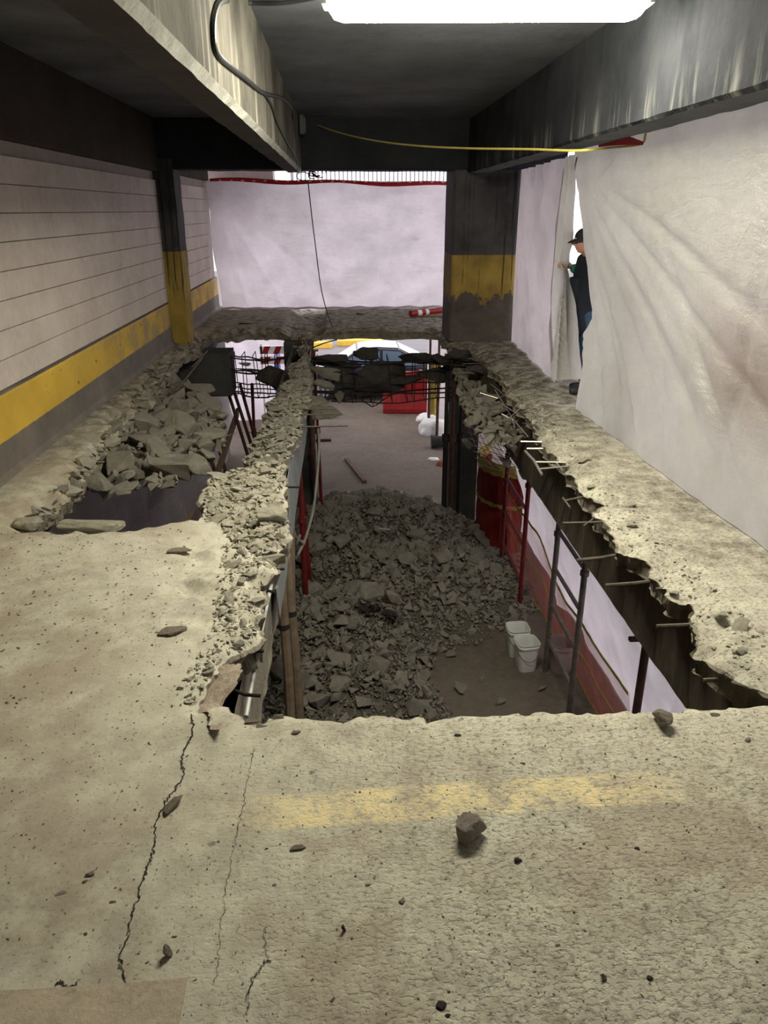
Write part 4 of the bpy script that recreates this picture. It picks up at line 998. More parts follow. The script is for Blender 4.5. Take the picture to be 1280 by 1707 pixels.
# steel cage of the demolished cross beam over the main hole
rg = np.random.default_rng(31)
def cage(x0, x1, levels, nst, label, seed, down=.9):
    t = empty('rebar_cage', ((x0+x1)/2, 11.9, -.2), label=label, cat='rebar'); o = Vector(t.location); r = np.random.default_rng(seed)
    for (z, y, rad) in levels:
        pts = []; n = 9
        for i in range(n): pts.append(Vector((x0+(x1-x0)*i/(n-1), y+r.normal()*.02, z-.06*math.sin(pi*i/(n-1))+r.normal()*.012)) - o)
        bar(pts, rad, M['rebar_dark'], t)
    ly = [l[1] for l in levels]; lz = [l[0] for l in levels]
    for i in range(nst):
        x = x0 + (x1-x0)*(i+.5+r.uniform(-.3, .3))/nst; a, b, c, d = min(ly)-.02, max(ly)+.02, max(lz)+.02, min(lz)-.04
        sk = r.normal()*.05
        bar([Vector((x, a, c))-o, Vector((x+sk*.5, a, (c+d)/2))-o, Vector((x+sk, a, d))-o, Vector((x+sk, b, d))-o, Vector((x, b, c))-o, Vector((x, a, c))-o], .007, M['rebar_dark'], t, name='stirrup')
    return t
cage(-.55, 1.75, [(-.30, 11.6, .013), (-.33, 12.0, .013), (-.45, 11.6, .011), (-.62, 11.6, .012), (-.80, 11.62, .013), (-.84, 12.0, .013), (-.92, 11.65, .010)], 12, 'sooty reinforcing cage of the demolished cross beam over the main hole', 4)
cage(-1.78, -.62, [(-.24, 11.65, .012), (-.28, 12.0, .012), (-.42, 11.65, .013), (-.50, 11.9, .014), (-.62, 11.7, .010), (-.70, 11.65, .010), (-.80, 11.65, .012), (-.84, 12.0, .012)], 7, 'bare reinforcing cage spanning the far end of the left hole', 9)
bar([P(500, 588, y=12.2), P(540, 572, y=12.3), P(562, 566, y=12.3)], .010, M['rebar_dark'], floor)
for pl in [[(590,655),(604,668),(620,678),(625,676)], [(618,658),(622,678),(626,658)], [(585,650),(588,672)], [(530,660),(575,668),(605,660),(640,655)], [(626,676),(645,662),(660,655)], [(500,651),(530,655),(560,655)]]:
    bar([P(x, y, y=11.5) for x, y in pl], .010, M['rebar_dark'], floor)
for px in (497, 505, 513, 520): bar([P(px, 598, y=12.0), P(px+2, 568, y=12.1)], .014, M['rust'], floor)
# concrete still hanging in the cage
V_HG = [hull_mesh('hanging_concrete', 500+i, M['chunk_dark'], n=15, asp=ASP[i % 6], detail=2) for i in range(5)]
V_HL = [hull_mesh('hanging_concrete', 510+i, M['chunk'], n=15, asp=ASP[i % 6], detail=2) for i in range(4)]
def hang(px, py, y, s, mesh, sc, label, rot=(0, 0, 0)):
    return link('hanging_concrete', mesh, loc=P(px, py, y=y), scl=(s*sc[0], s*sc[1], s*sc[2]), rot=rot, label=label, cat='hanging concrete')
hang(550, 596, 11.7, .62, V_HG[0], (1, .7, .42), 'dark flat remnant at the left of the reinforcing cage over the main hole')
hang(545, 622, 11.7, .72, V_HL[0], (1, .6, .55), 'grey concrete remnant in the left part of the cage below the dark flat one', (0, .15, 0))
hang(588, 634, 11.75, .85, V_HG[3], (1, .6, .62), 'grey-brown remnant left of the middle of the cage', (0, -.1, .3))
hang(612, 590, 11.8, .55, V_HG[1], (.9, .7, .85), 'small dark remnant reaching up to the far slab in front of the car window')
hang(560, 608, 11.9, .95, V_HG[4], (1, .5, .45), 'dark background remnant in the left half of the cage', (0, .1, 0))
hang(590, 652, 11.8, .9, V_HG[1], (1, .5, .22), 'low dark remnant along the bottom bars of the cage')
hang(636, 628, 11.75, 1.15, V_HG[2], (1, .5, .62), 'large dark remnant in the middle of the cage', (0, .05, .2))
hang(668, 634, 11.7, .80, V_HG[3], (1, .6, .36), 'dark remnant in front of the red barrier', (0, -.1, 0))
hang(700, 596, 11.8, .85, V_HG[0], (1, .7, .42), 'dark remnant at the upper right of the cage', (0, .2, .5))
hang(724, 625, 11.75, .80, V_HG[4], (.8, .7, .95), 'dark block of concrete beside the lower right column', (0, 0, .4))
hang(735, 600, 11.6, .45, V_HG[1], (.9, .7, .8), 'dark block right of the cage just under the column', (0, .4, .4))
hang(545, 688, 9.5, .46, V_HL[2], (1, .7, .8), 'grey concrete lump with bars jutting from the strip into the main hole', (0, .2, 0))
hang(520, 672, 9.6, .50, V_HL[3], (1, .8, .7), 'upper grey lump between the strip and the jutting lump', (.3, .2, 0))
hang(540, 640, 10.6, .40, V_HL[1], (1, .7, .6), 'rounded remnant above the jutting lump beside the strip', (.3, .5, 0))
hang(567, 660, 11.4, .26, V_HL[2], (.6, .7, 1.3), 'small downward pointing remnant below the cage', (0, -.4, 0))
hang(458, 632, 11.6, .75, V_HG[3], (.9, .8, 1.1), 'dark clump at the right end of the left cage', (0, .2, .3))
hang(408, 607, 11.6, .22, V_HL[0], (1, .7, .5), 'small grey lump caught in the left cage', (0, 0, 0))
hang(494, 600, 12.0, .40, V_HG[4], (.9, .8, 1.0), 'dark concrete stump where the strip meets the far slab', (0, 0, .2))
hang(765, 592, 11.0, .60, V_HG[2], (1, .7, .4), 'dark broken remnant in the gap at the foot of the yellow-banded column', (0, .1, .1))
hang(800, 618, 10.2, .50, V_HG[3], (1, .8, .6), 'dark remnant between the column foot and the right pile', (0, .2, .5))
hang(842, 770, 8.2, .22, V_HL[0], (1, .8, .9), 'chunk caught in the wires above the dark red frame', (0, .4, 0))
hang(872, 791, 7.9, .22, V_HL[3], (.8, .8, .9), 'chunk caught on top of the dark red frame post', (0, .9, 0))
hang(745, 735, 9.3, .26, V_HL[1], (.9, .8, .9), 'chunk hanging left of the pile at the lower right column', (0, .9, 0)).location = P(778, 738, y=9.2)
# welded wire hanging under the right pile and the left pile
t = empty('wire_mesh', P(820, 700, y=9.0), label='torn welded wire mesh hanging below the pile at the right slab edge', cat='wire mesh'); o = Vector(t.location)
for i in range(9):
    y = 9.6 - i*.2
    a = P(776+i*9, 690+i*4, y=y); pts = [a-o, a+Vector((.05, -.05, -.2))-o, a+Vector((.16+.02*i, -.12, -.45))-o, a+Vector((.36, -.2, -.68+.03*i))-o]
    bar(resample(smooth_path(pts, 5), 9), .004, M['wire'], t, 'wire', 5)
for i in range(7):
    k = .1+i*.12
    pts = [P(772+k*30, 700+k*90, y=9.6)-o, P(800+k*28, 712+k*85, y=8.9)-o, P(842+k*26, 730+k*78, y=8.1)-o]
    bar(resample(smooth_path(pts, 5), 9), .004, M['wire'], t, 'wire', 5)
t = empty('wire_mesh', P(310, 760, y=5.6), label='bent wire mesh between the chunks inside the left hole', cat='wire mesh'); o = Vector(t.location)
for i in range(8):
    bar([P(285+i*8, 748, z=-.2)-o, P(278+i*8, 766, z=-.24)-o, P(268+i*9, 782, z=-.3)-o], .004, M['rebar'], t, 'wire', 5)
for i in range(4):
    bar([P(262, 756+i*7, z=-.22)-o, P(300, 762+i*7, z=-.26)-o, P(345, 758+i*7, z=-.24)-o], .004, M['rebar'], t, 'wire', 5)
t = empty('wire_tangle', P(830, 680, z=-.2), label='tangle of bright bent wires over the pile at the right slab edge', cat='wire'); o = Vector(t.location)
for pl in [[(812,668),(835,672),(862,690)], [(820,690),(850,684),(890,688)], [(815,705),(845,700),(872,676)], [(825,650),(850,690),(858,712)], [(800,655),(830,664),(850,655)], [(842,715),(870,705),(898,712)], [(818,640),(842,660),(868,664)], [(780,598),(820,598),(835,603)], [(770,607),(815,604),(845,612)], [(836,690),(856,700),(880,728)]]:
    bar([P(x, y, z=-.12-.05*(j == 1)+.1*(j == 2))-o for j, (x, y) in enumerate(pl)], .005, M['wire'], t, 'wire', 5)
for pl in [[(338,596),(298,646)], [(292,596),(268,640)], [(346,585),(320,612)]]: bar([P(x, y, z=-.05) for x, y in pl], .009, M['rebar'], floor)

# ================================================================== CABLES
rbx = -.505
def on_beam(px, py): return P(px, py, x=rbx)
cp = smooth_path([P(548, 6, z=2.93)+Vector((0, 0, .04)), P(470, 5, z=2.97), P(400, 4, z=2.97), on_beam(372, 2)+Vector((0, 0, .0)), on_beam(358, 22), on_beam(355, 60), on_beam(362, 90), on_beam(385, 112), on_beam(410, 132), on_beam(440, 155), on_beam(470, 163), on_beam(485, 178), on_beam(489, 200)], 6)
MB().tube(cp, .013, 8).build('conduit', M['conduit'], smooth=True, label='dark conduit running from the lamp down and along the left ceiling beam', cat='conduit')
MB().tube(smooth_path([on_beam(440, 155), on_beam(452, 175), on_beam(462, 205), on_beam(480, 240), on_beam(492, 262), on_beam(500, 285)], 6), .009, 6).build('cable', M['black'], smooth=True, label='black cable drooping on the side of the left ceiling beam', cat='cable')
t = empty('junction_box', on_beam(499, 209)+Vector((.03, 0, 0)), label='small junction box at the far end of the left ceiling beam', cat='junction box')
MB().box((-.03, -.12, -.12), (.04, .12, .12)).build('box', M['conduit'], t, bevel=.012); MB().box((.04, -.09, -.09), (.048, .09, .09)).build('cover', M['grey_cable'], t, bevel=.004)
a_ = on_beam(503, 200)+Vector((.05, 0, 0)); b_ = P(960, 251, x=1.785); pts = [a_]+[a_.lerp(b_, k)-Vector((0, 0, .16*4*k*(1-k)**1.3)) for k in (.15, .3, .45, .6, .75, .9)]+[b_, P(1020, 246, x=2.05), P(1068, 240, x=2.12), P(1076, 224, x=2.10)]
MB().tube(smooth_path(pts, 6), .009, 6).build('extension_cord', M['yellow_cord'], smooth=True, label='yellow cord slung from the junction box across to the right ceiling beam', cat='cord')
MB().tube(smooth_path([P(513, 300, y=11.2), P(519, 355, y=11.5), P(527, 420, y=11.9), P(535, 480, y=12.3), P(545, 520, y=12.6), P(554, 545, z=.015)], 6), .008, 5).build('hanging_wire', M['black'], smooth=True, label='thin black wire hanging from the end of the left ceiling beam', cat='wire')
t = empty('hanging_wire', P(510, 292, x=-.52), label='curled loose wires at the far end of the left ceiling beam', cat='wire'); o = Vector(t.location)
for i in range(7):
    c = o+Vector((rg.uniform(-.15, .22), rg.uniform(-.1, .05), rg.uniform(-.02, .06))); rr_ = rg.uniform(.05, .11)
    bar([c-o+Vector((rr_*cos(g), rr_*.3*sin(g*1.7), rr_*.6*sin(g))) for g in np.linspace(0, 5.2, 12)], .008, M['black'], t, 'wire', 5)
MB().tube(smooth_path([P(530, 715, y=8.6), P(532, 745, y=8.4), P(528, 800, y=8.1), P(522, 850, y=7.8), P(510, 895, y=7.5), P(500, 918, y=7.3), P(493, 930, y=7.2), P(489, 922, y=7.1), P(495, 905, y=7.0), P(500, 892, y=7.0)], 6), .015, 8).build('hose', M['grey_cable'], smooth=True, label='grey hose hanging in a loop below the beam strip', cat='hose')
MB().tube(smooth_path([P(483, 871, y=6.9), P(488, 880, y=6.95), P(493, 895, y=7.0), P(505, 905, y=7.1)], 5), [.015]*15+[.03], 8).build('hose', M['grey_cable'], smooth=True, label='short grey hose end with a connector beside the red post', cat='hose')

# ================================================================== SMALL THINGS OF THE LOWER FLOOR
def pail(loc, rz, label, sq=True, mat='white_plastic', h=.37, w=.125, handle=True):
    t = empty('bucket', loc, rz, label=label, cat='bucket'); mb = MB(); n = 28
    def ring(r, z):
        o = []
        for k in range(n):
            g = 2*pi*k/n; q = (abs(cos(g))**5+abs(sin(g))**5)**(-1/5) if sq else 1; o.append((r*q*cos(g), r*q*sin(g), z))
        return o
    prof = [(w*.80, 0), (w*.83, .01), (w*.97, h*.86), (w*1.06, h*.87), (w*1.06, h*.92), (w*1.0, h*.925), (w*1.02, h*.98), (w*1.07, h), (w*1.03, h*1.0), (w*.94, h*.9), (w*.79, .012)]
    for r, z in prof: mb.v += ring(r, z)
    for i in range(len(prof)-1):
        for k in range(n): mb.f.append((i*n+k, i*n+(k+1) % n, (i+1)*n+(k+1) % n, (i+1)*n+k))
    mb.f.append(tuple(range(n))[::-1]); mb.f.append(tuple((len(prof)-1)*n+k for k in range(n)))
    mb.build('shell', M[mat], t, smooth=True)
    if handle: MB().tube([(w*1.08, -.0, h*.86)]+[(w*1.1*cos(g), -w*1.15*sin(g)*.9-.01, h*.86-.16*sin(g)) for g in np.linspace(.2, pi-.2, 12)]+[(-w*1.08, 0, h*.86)], .0035, 6).build('handle', M['rebar'], t)
    return t
p_ = P(875, 1113, z=LZ); pail((p_.x, p_.y, LZ), .15, 'white square bucket standing in front on the cleared floor')
p_ = P(860, 1089, z=LZ); pail((p_.x, p_.y, LZ), .05, 'white square bucket standing behind the front one')
pail((2.47, 7.35, LZ), 0, 'dusty pink-grey round bucket behind the netting beside the white ones', sq=False, mat='bucket_dusty', h=.38, w=.15, handle=False)
# orange safety netting hung along the frames, real strands
def netting(name, A, B, na, nb, mat, label, edge='net_yellow', sag=.08, seed=0, r=.0017):
    """A, B: upper and lower edge curves"""
    a = np.array([tuple(p) for p in resample(smooth_path(A, 8), na)]); b = np.array([tuple(p) for p in resample(smooth_path(B, 8), na)])
    v = np.linspace(0, 1, nb)[None, :, None]; G = a[:, None]*(1-v)+b[:, None]*v
    G[..., 0] += fbm(G[..., 1], G[..., 2], seed, 2.2, 3)*sag
    t = empty(name, tuple(b[0]), label=label, cat='safety net'); o = b[0]; Vv, Ff = [], []
    def strip(L, w):
        n = len(L); base = sum(len(q) for q in Vv); d = np.gradient(L, axis=0); d /= np.linalg.norm(d, axis=1)[:, None]+1e-9
        s = np.cross(d, [1, 0, 0]); s /= np.linalg.norm(s, axis=1)[:, None]+1e-9; s *= w; e = np.array([w*.8, 0, 0])
        Vv.append(np.concatenate([L+s, L-s, L+e])-o); i = np.arange(n-1)
        for p, q in ((0, n), (n, 2*n), (2*n, 0)): Ff.append(base + np.stack([i+p, i+1+p, i+1+q, i+q], -1))
    for i in range(na): strip(G[i], r)
    for j in range(nb): strip(G[:, j], r*1.2)
    ob = link('net_strands', np_mesh('net_strands', np.concatenate(Vv), np.concatenate(Ff), M[mat], False), parent=t); ob['kind'] = 'stuff'
    for j, w in ((0, .035), (nb-1, .03), (nb//2, .02)):
        L = [Vector(p)-Vector(o)-Vector((.012, 0, 0)) for p in G[:, j]]
        ribbon(L, w, (0, 0, 1)).build('border_band', M[edge], t)
    return t
netting('safety_net', [(2.36, 10.6, -1.95), (2.40, 9.6, -2.0), (2.42, 8.6, -1.95), (2.42, 7.6, -2.15), (2.44, 6.6, -2.15), (2.46, 5.4, -2.1)],
        [(2.50, 10.6, LZ+.03), (2.48, 9.6, LZ+.03), (2.58, 8.6, LZ+.03), (2.60, 7.6, LZ+.03), (2.62, 6.6, LZ+.03), (2.62, 5.4, LZ+.03)], 200, 44, 'net_red', 'orange-red safety net with yellow borders hung along the scaffold frames', seed=3)
# dark red netting wrapped round a drum behind the lower right column
t = empty('safety_net', (2.28, 10.75, LZ), label='dense dark red netting with yellow bands standing right of the lower right column', cat='safety net')
def wrap(z0, z1, off, n=26):
    mb = MB(); m = 14
    for i in range(n+1):
        g = pi*.62 + (pi*.95)*i/n
        for j in range(m+1):
            z = z0+(z1-z0)*j/m; rr_ = .62+off+.02*math.sin(i*1.9+j*.3)+.01*math.sin(j*1.3)
            mb.v.append((.28+rr_*cos(g)*.75, .45+rr_*sin(g)*1.0-.2, z))
    for i in range(n):
        for j in range(m): mb.f.append((i*(m+1)+j, (i+1)*(m+1)+j, (i+1)*(m+1)+j+1, i*(m+1)+j+1))
    return mb
wrap(.0, 1.32, 0).build('netting', M['net_dark'], t, smooth=True)
wrap(1.30, 1.50, .012).build('border_band', M['net_yellow'], t, smooth=True); wrap(.80, .86, .012).build('border_band', M['net_yellow'], t, smooth=True); wrap(.04, .09, .012).build('border_band', M['net_yellow'], t, smooth=True)
# water-filled red barrier
p_ = P(676, 686, z=LZ)
t = empty('road_barrier', (p_.x, p_.y, LZ), R(-6), label='red plastic water-filled barrier in front of the dark car', cat='barrier')
prof = [(-.24, 0), (.24, 0), (.24, .12), (.20, .30), (.12, .62), (.09, 1.0), (.07, 1.07), (-.07, 1.07), (-.09, 1.0), (-.12, .62), (-.20, .30), (-.24, .12)]
mb = MB(); xs_ = [-.60, -.56, -.2, -.17, .17, .2, .56, .60]; m = len(prof)
for i, x in enumerate(xs_):
    for (y, z) in prof:
        k = .90 if i in (0, 7) else (1.0 if i in (1, 2, 5, 6) else .86 if z > .2 else 1)
        mb.v.append((x, y*k, z*(.98 if i in (0, 7) else 1)))
for i in range(len(xs_)-1):
    for k in range(m): mb.f.append((i*m+k, (i+1)*m+k, (i+1)*m+(k+1) % m, i*m+(k+1) % m))
mb.f.append(tuple(range(m))); mb.f.append(tuple(7*m+k for k in range(m))[::-1])
mb.build('body', M['red_plastic'], t, bevel=.012)
for x in (-.4, 0, .4): MB().box((x-.10, -.26, 0), (x+.10, .26, .07)).build('fork_slot', M['net_dark'], t, bevel=.006)
for x in (-.38, .38): MB().lathe([(.05, 0), (.05, .04), (.035, .05)], 14, (x, 0, 1.07)).build('filler_cap', M['red_plastic'], t)
MB().box((-.12, -.16, .60), (.14, -.10, .80)).build('recess_panel', M['net_dark'], t, bevel=.01)
MB().tube([(.62, 0, .2), (.62, 0, 1.0)], .025, 8).build('joint_pin', M['net_dark'], t)
# cloth bag heap, bucket, litter and bars on the lower floor beyond
p_ = P(722, 722, z=LZ)
def blob(name, loc, sx, sy, sz, mat, seed, **k):
    bm = bmesh.new(); bmesh.ops.create_icosphere(bm, subdivisions=4, radius=1)
    for v in bm.verts:
        c = v.co.copy(); d = 1+float(fbm(c.x+seed, c.y, c.z, 1.6, 4))*.75; v.co = Vector((c.x*sx*d, c.y*sy*d, max(c.z*sz*d, -.02)))
    me = bpy.data.meshes.new(name); bm.to_mesh(me); bm.free(); me.materials.append(mat); me.polygons.foreach_set('use_smooth', [True]*len(me.polygons)); me.update()
    return link(name, me, loc=loc, **k)
blob('cloth_heap', (p_.x, p_.y, LZ), .34, .3, .42, M['white_plastic'], 3, label='crumpled white cloth heap beyond the lower right column', cat='cloth')
p_ = P(708, 700, z=LZ); blob('cloth_heap', (p_.x, p_.y, LZ), .22, .2, .18, M['white_plastic'], 8, label='smaller crumpled white scrap left of the white cloth heap', cat='cloth')
p_ = P(731, 746, z=LZ); q_ = empty('bucket', (p_.x, p_.y, LZ), label='black bucket lying beyond the lower right column', cat='bucket')
MB().tube([(-.16, 0, .14), (.16, 0, .14)], [.14, .12], 18).build('shell', M['tyre'], q_, smooth=True); MB().tube([(-.17, 0, .14), (-.15, 0, .14)], .152, 18).build('rim', M['tyre'], q_)
p_ = P(738, 775, z=LZ); blob('litter', (p_.x, p_.y, LZ), .16, .12, .10, M['brick_red'], 5, label='reddish litter on the lower floor left of the column', cat='litter')
p_ = P(722, 766, z=LZ); blob('litter', (p_.x, p_.y, LZ), .12, .06, .05, M['white_plastic'], 6, label='white paper scrap on the lower floor left of the column', cat='litter')
def lying(a, b, r, mat, name, label, cat):
    A_, B_ = P(a[0], a[1], z=LZ+r), P(b[0], b[1], z=LZ+r); M4 = (B_-A_).to_track_quat('Z', 'Y').to_matrix().to_4x4(); M4.translation = A_
    MB().box((-r*1.6, -r, 0), (r*1.6, r, (B_-A_).length), M4).build(name, mat, label=label, cat=cat, bevel=.004)
lying((577, 765), (608, 803), .025, M['rust'], 'steel_bar', 'dark flat steel bar lying on the lower floor beyond the heap', 'steel bar')
lying((505, 734), (552, 733), .03, M['rust'], 'steel_bar', 'dark bar lying crosswise beside the far red posts', 'steel bar')
MB().tube([P(632, 881, z=LZ+.55), P(650, 883, z=LZ+.55)], .012, 6).build('wire_piece', M['pipe_white'], label='short shiny wire piece on the rubble heap', cat='wire')
# rusty posts and pale sheet beyond the red barrier
p_ = P(716, 735, z=LZ)
for px_a, py_a, l in [(714, 722, 'rusty post right of the red barrier'), (728, 728, 'second rusty post right of the red barrier beside the column')]:
    p_ = P(px_a, py_a, z=LZ); post('shoring_post', (p_.x, p_.y, LZ), (p_.x, p_.y, -.75), .035, M['rust'], l, plate=False)
p_ = P(724, 716, z=LZ)
netting('safety_net', [(p_.x-.12, p_.y+.2, -1.5), (p_.x, p_.y+.15, -1.55), (p_.x+.15, p_.y+.2, -1.5)], [(p_.x-.08, p_.y+.2, LZ+.35), (p_.x, p_.y+.1, LZ+.3), (p_.x+.12, p_.y+.2, LZ+.35)], 16, 70, 'net_yellow', 'bundled yellow and rust net hanging between the two rusty posts', seed=8, r=.014)
sheet('plastic_sheet', [(p_.x-.12, p_.y+.75, -.6), (p_.x-.12, p_.y+.7, -1.8), (p_.x-.1, p_.y+.7, LZ+.02)], [(3.6, p_.y+.6, -.6), (3.6, p_.y+.6, -1.8), (3.6, p_.y+.6, LZ+.02)], 30, 24, disp_lo, M['tarp_low'], (0, 1, 0), label='pale plastic sheet behind the rusty posts right of the barrier', cat='plastic sheet')
# red and white marker lying on the far slab
A_, B_ = P(684, 523, z=.075), P(748, 516, z=.10)
t = empty('traffic_marker', A_, label='red traffic marker post with white bands lying on the far slab beside the column', cat='traffic marker'); d = B_-A_; L_ = d.length
for a, b, r, m, nme in [(0, .05, .06, 'red_plastic', 'top_cap'), (.05, .17, .052, 'red_plastic', 'tube'), (.17, .27, .054, 'white_tape', 'white_band'), (.27, .37, .052, 'red_plastic', 'tube'), (.37, .45, .054, 'white_tape', 'white_band'), (.45, 1.0, .053, 'red_plastic', 'tube')]:
    MB().tube([d*a, d*b], [r, r*1.02], 14).build(nme, M[m], t, smooth=True)
lying_p = MB().box((-.3, -.05, 0), (.6, .05, .02)); o_ = lying_p.build('board', M['wood'], label='thin dark board on the far slab under the traffic marker', cat='board'); o_.location = P(712, 529, z=0); o_.rotation_euler = (0, 0, -.1)

# ================================================================== OUTSIDE
def car():
    t = empty('car', (.85, 21.6, LZ), 0, label='dark saloon car with painted sky sheen on bonnet and roof parked outside beyond the barrier', cat='car')
    # stations along the length (x: front at -2.3), lower body section
    st = [(-2.28, .42, .60, .55), (-2.2, .30, .70, .72), (-1.8, .22, .78, .84), (-1.2, .20, .90, .88), (-.7, .20, .96, .90), (0, .20, .97, .90), (.8, .20, .98, .90), (1.4, .20, 1.0, .88), (1.9, .24, 1.0, .84), (2.2, .34, .96, .76), (2.28, .45, .85, .60)]
    mb = MB()
    for x, zb, zt, hw in st:
        for yy, z in [(-hw*.9, zb), (-hw, zb+.12), (-hw*1.02, (zb+zt)/2), (-hw*.97, zt-.05), (-hw*.86, zt), (0, zt+.03), (hw*.86, zt), (hw*.97, zt-.05), (hw*1.02, (zb+zt)/2), (hw, zb+.12), (hw*.9, zb)]: mb.v.append((x, yy, z))
    for i in range(len(st)-1):
        for k in range(11): mb.f.append((i*11+k, i*11+(k+1) % 11, (i+1)*11+(k+1) % 11, (i+1)*11+k))
    mb.f.append(tuple(range(11))[::-1]); mb.f.append(tuple((len(st)-1)*11+k for k in range(11)))
    mb.build('body', M['car_paint'], t, smooth=True)
    mb = MB(); cb = [(-1.15, .93, .93, .80), (-.45, .95, 1.38, .70), (.1, .96, 1.46, .68), (.7, .97, 1.43, .68), (1.45, .99, 1.08, .76), (1.75, .99, 1.0, .78)]
    for x, zb, zt, hw in cb:
        for yy, z in [(-.82, zb), (-hw, zt-.03), (-hw*.85, zt), (hw*.85, zt), (hw, zt-.03), (.82, zb)]: mb.v.append((x, yy, z))
    for i in range(5):
        for k in range(5): mb.f.append((i*6+k, i*6+k+1, (i+1)*6+k+1, (i+1)*6+k))
    mb.build('cabin', M['car_paint'], t, smooth=False)
    def pane(nm, pts, mat='glass', th=.012):
        p = [Vector(q) for q in pts]; nn = (p[1]-p[0]).cross(p[2]-p[0]).normalized()*th; n = len(p)
        return MB().add(p+[q+nn for q in p], [tuple(range(n))[::-1], tuple(range(n, 2*n))]+[(i, (i+1) % n, (i+1) % n+n, i+n) for i in range(n)]).build(nm, M[mat], t)
    for s in (-1, 1):
        y0, y1 = s*.835, s*.715
        a = [(-.95, y0, .99), (-.42, y1, 1.34), (.18, y1, 1.39), (.18, y0, .99)]; b = [(.26, y0, .99), (.26, y1, 1.39), (.72, y1, 1.36), (1.2, s*.80, 1.08), (1.2, y0, .99)]
        pane('side_window', a if s < 0 else a[::-1]); pane('side_window', b if s < 0 else b[::-1])
        MB().box((-.82, s*.92-.09, .98), (-.68, s*.92+.09, 1.10)).build('wing_mirror', M['car_paint'], t, bevel=.03)
        for x in (-.0, .98): MB().box((x, s*.925-.012, .80), (x+.16, s*.925+.012, .83)).build('door_handle', M['car_trim_sheen'], t)
    pane('windscreen', [(-1.14, .72, .96), (-.47, .64, 1.38), (-.47, -.64, 1.38), (-1.14, -.72, .96)], 'car_trim_sheen')  # sky highlight painted as silver on the screens, bonnet and roof
    pane('bonnet', [(-2.15, .62, .76), (-1.2, .74, .955), (-1.2, -.74, .955), (-2.15, -.62, .76)], 'car_trim_sheen'); pane('roof_panel', [(-.42, .6, 1.415), (.1, .6, 1.475), (.1, -.6, 1.475), (-.42, -.6, 1.415)], 'car_trim_sheen')
    pane('roof_panel', [(.1, .6, 1.475), (.7, .6, 1.445), (.7, -.6, 1.445), (.1, -.6, 1.475)], 'car_trim_sheen'); pane('rear_window', [(.75, .6, 1.42), (1.42, .68, 1.1), (1.42, -.68, 1.1), (.75, -.6, 1.42)], 'car_trim_sheen')
    for x in (-1.42, 1.38):
        for s in (-1, 1):
            w_ = MB().tube([(x, s*.92, .33), (x, s*.70, .33)], .33, 24).build('wheel', M['tyre'], t, smooth=True)
            MB().tube([(x, s*.935, .33), (x, s*.90, .33)], .20, 16).build('hubcap', M['car_trim_sheen'], w_)
    for s in (-1, 1): MB().box((-2.27, s*.6-.14, .60), (-2.12, s*.6+.14, .70)).build('headlamp', M['white_plastic'], t, bevel=.02); MB().box((2.15, s*.6-.14, .78), (2.28, s*.6+.14, .90)).build('tail_lamp', M['red_plastic'], t, bevel=.02)
car()
for i, (x0, x1, y) in enumerate([(-2.0, -.4, 29.5), (-.2, 1.6, 30.0), (2.6, 6.0, 26.0)]):
    MB().box((x0, y, LZ), (x1, y+.5, LZ+.22)).build('kerb', M['curb_yellow'], label=['yellow painted kerb outside left of the car', 'yellow painted kerb outside straight behind the car', 'long yellow kerb outside behind the rear of the car'][i], cat='kerb', bevel=.03)
# red and white board outside the left opening, with a blue panel beside it
p_ = P(470, 592, y=17.2)
t = empty('barricade', (p_.x, 17.2, LZ), label='red and white striped barricade outside beyond the left hole', cat='barricade')
for z in (1.75, 1.98):
    bd = MB().box((-.5, -.02, z), (.30, .02, z+.17)).build('board', M['white_tape'], t, bevel=.004)
    for k in range(3): MB().add([(-.46+k*.26, -.023, z), (-.33+k*.26, -.023, z), (-.25+k*.26, -.023, z+.17), (-.38+k*.26, -.023, z+.17), (-.46+k*.26, -.018, z), (-.33+k*.26, -.018, z), (-.25+k*.26, -.018, z+.17), (-.38+k*.26, -.018, z+.17)], [(0,1,2,3),(7,6,5,4),(0,4,5,1),(1,5,6,2),(2,6,7,3),(3,7,4,0)]).build('red_stripe', M['red_plastic'], bd)
for x in (-.46, .26): MB().box((x-.02, -.02, 0), (x+.02, .03, 2.2)).build('leg', M['white_tape'], t)
MB().box((-1.6, 17.6, LZ), (-1.48, 18.0, -1.3)).build('panel', M['blue'], label='narrow blue panel outside left of the striped barricade', cat='panel', bevel=.01)
# pale railing seen above the far sheet
t = empty('railing', (0, 17.6, 2.35), label='pale vertical slats seen in the gap above the far white sheet', cat='railing')
for i in range(42): MB().box((-1.0+i*.09, -.01, -.3), (-.97+i*.09, .02, .6)).build('slat', M['railing'], t)
for x in (-1.0, 2.8): MB().box((x-.03, -.02, LZ-2.35), (x+.03, .04, .6)).build('rail_post', M['railing'], t)
MB().box((-1.05, -.02, .6), (2.85, .04, .66)).build('rail', M['railing'], t); MB().box((-1.05, -.02, -.36), (2.85, .04, -.3)).build('rail', M['railing'], t)
MB().box((-3.0, 16.3, 2.0), (-1.3, 16.8, 3.4)).build('wall_fragment', M['block'], label='grey wall piece above the left corner of the far white sheet', cat='wall panel')
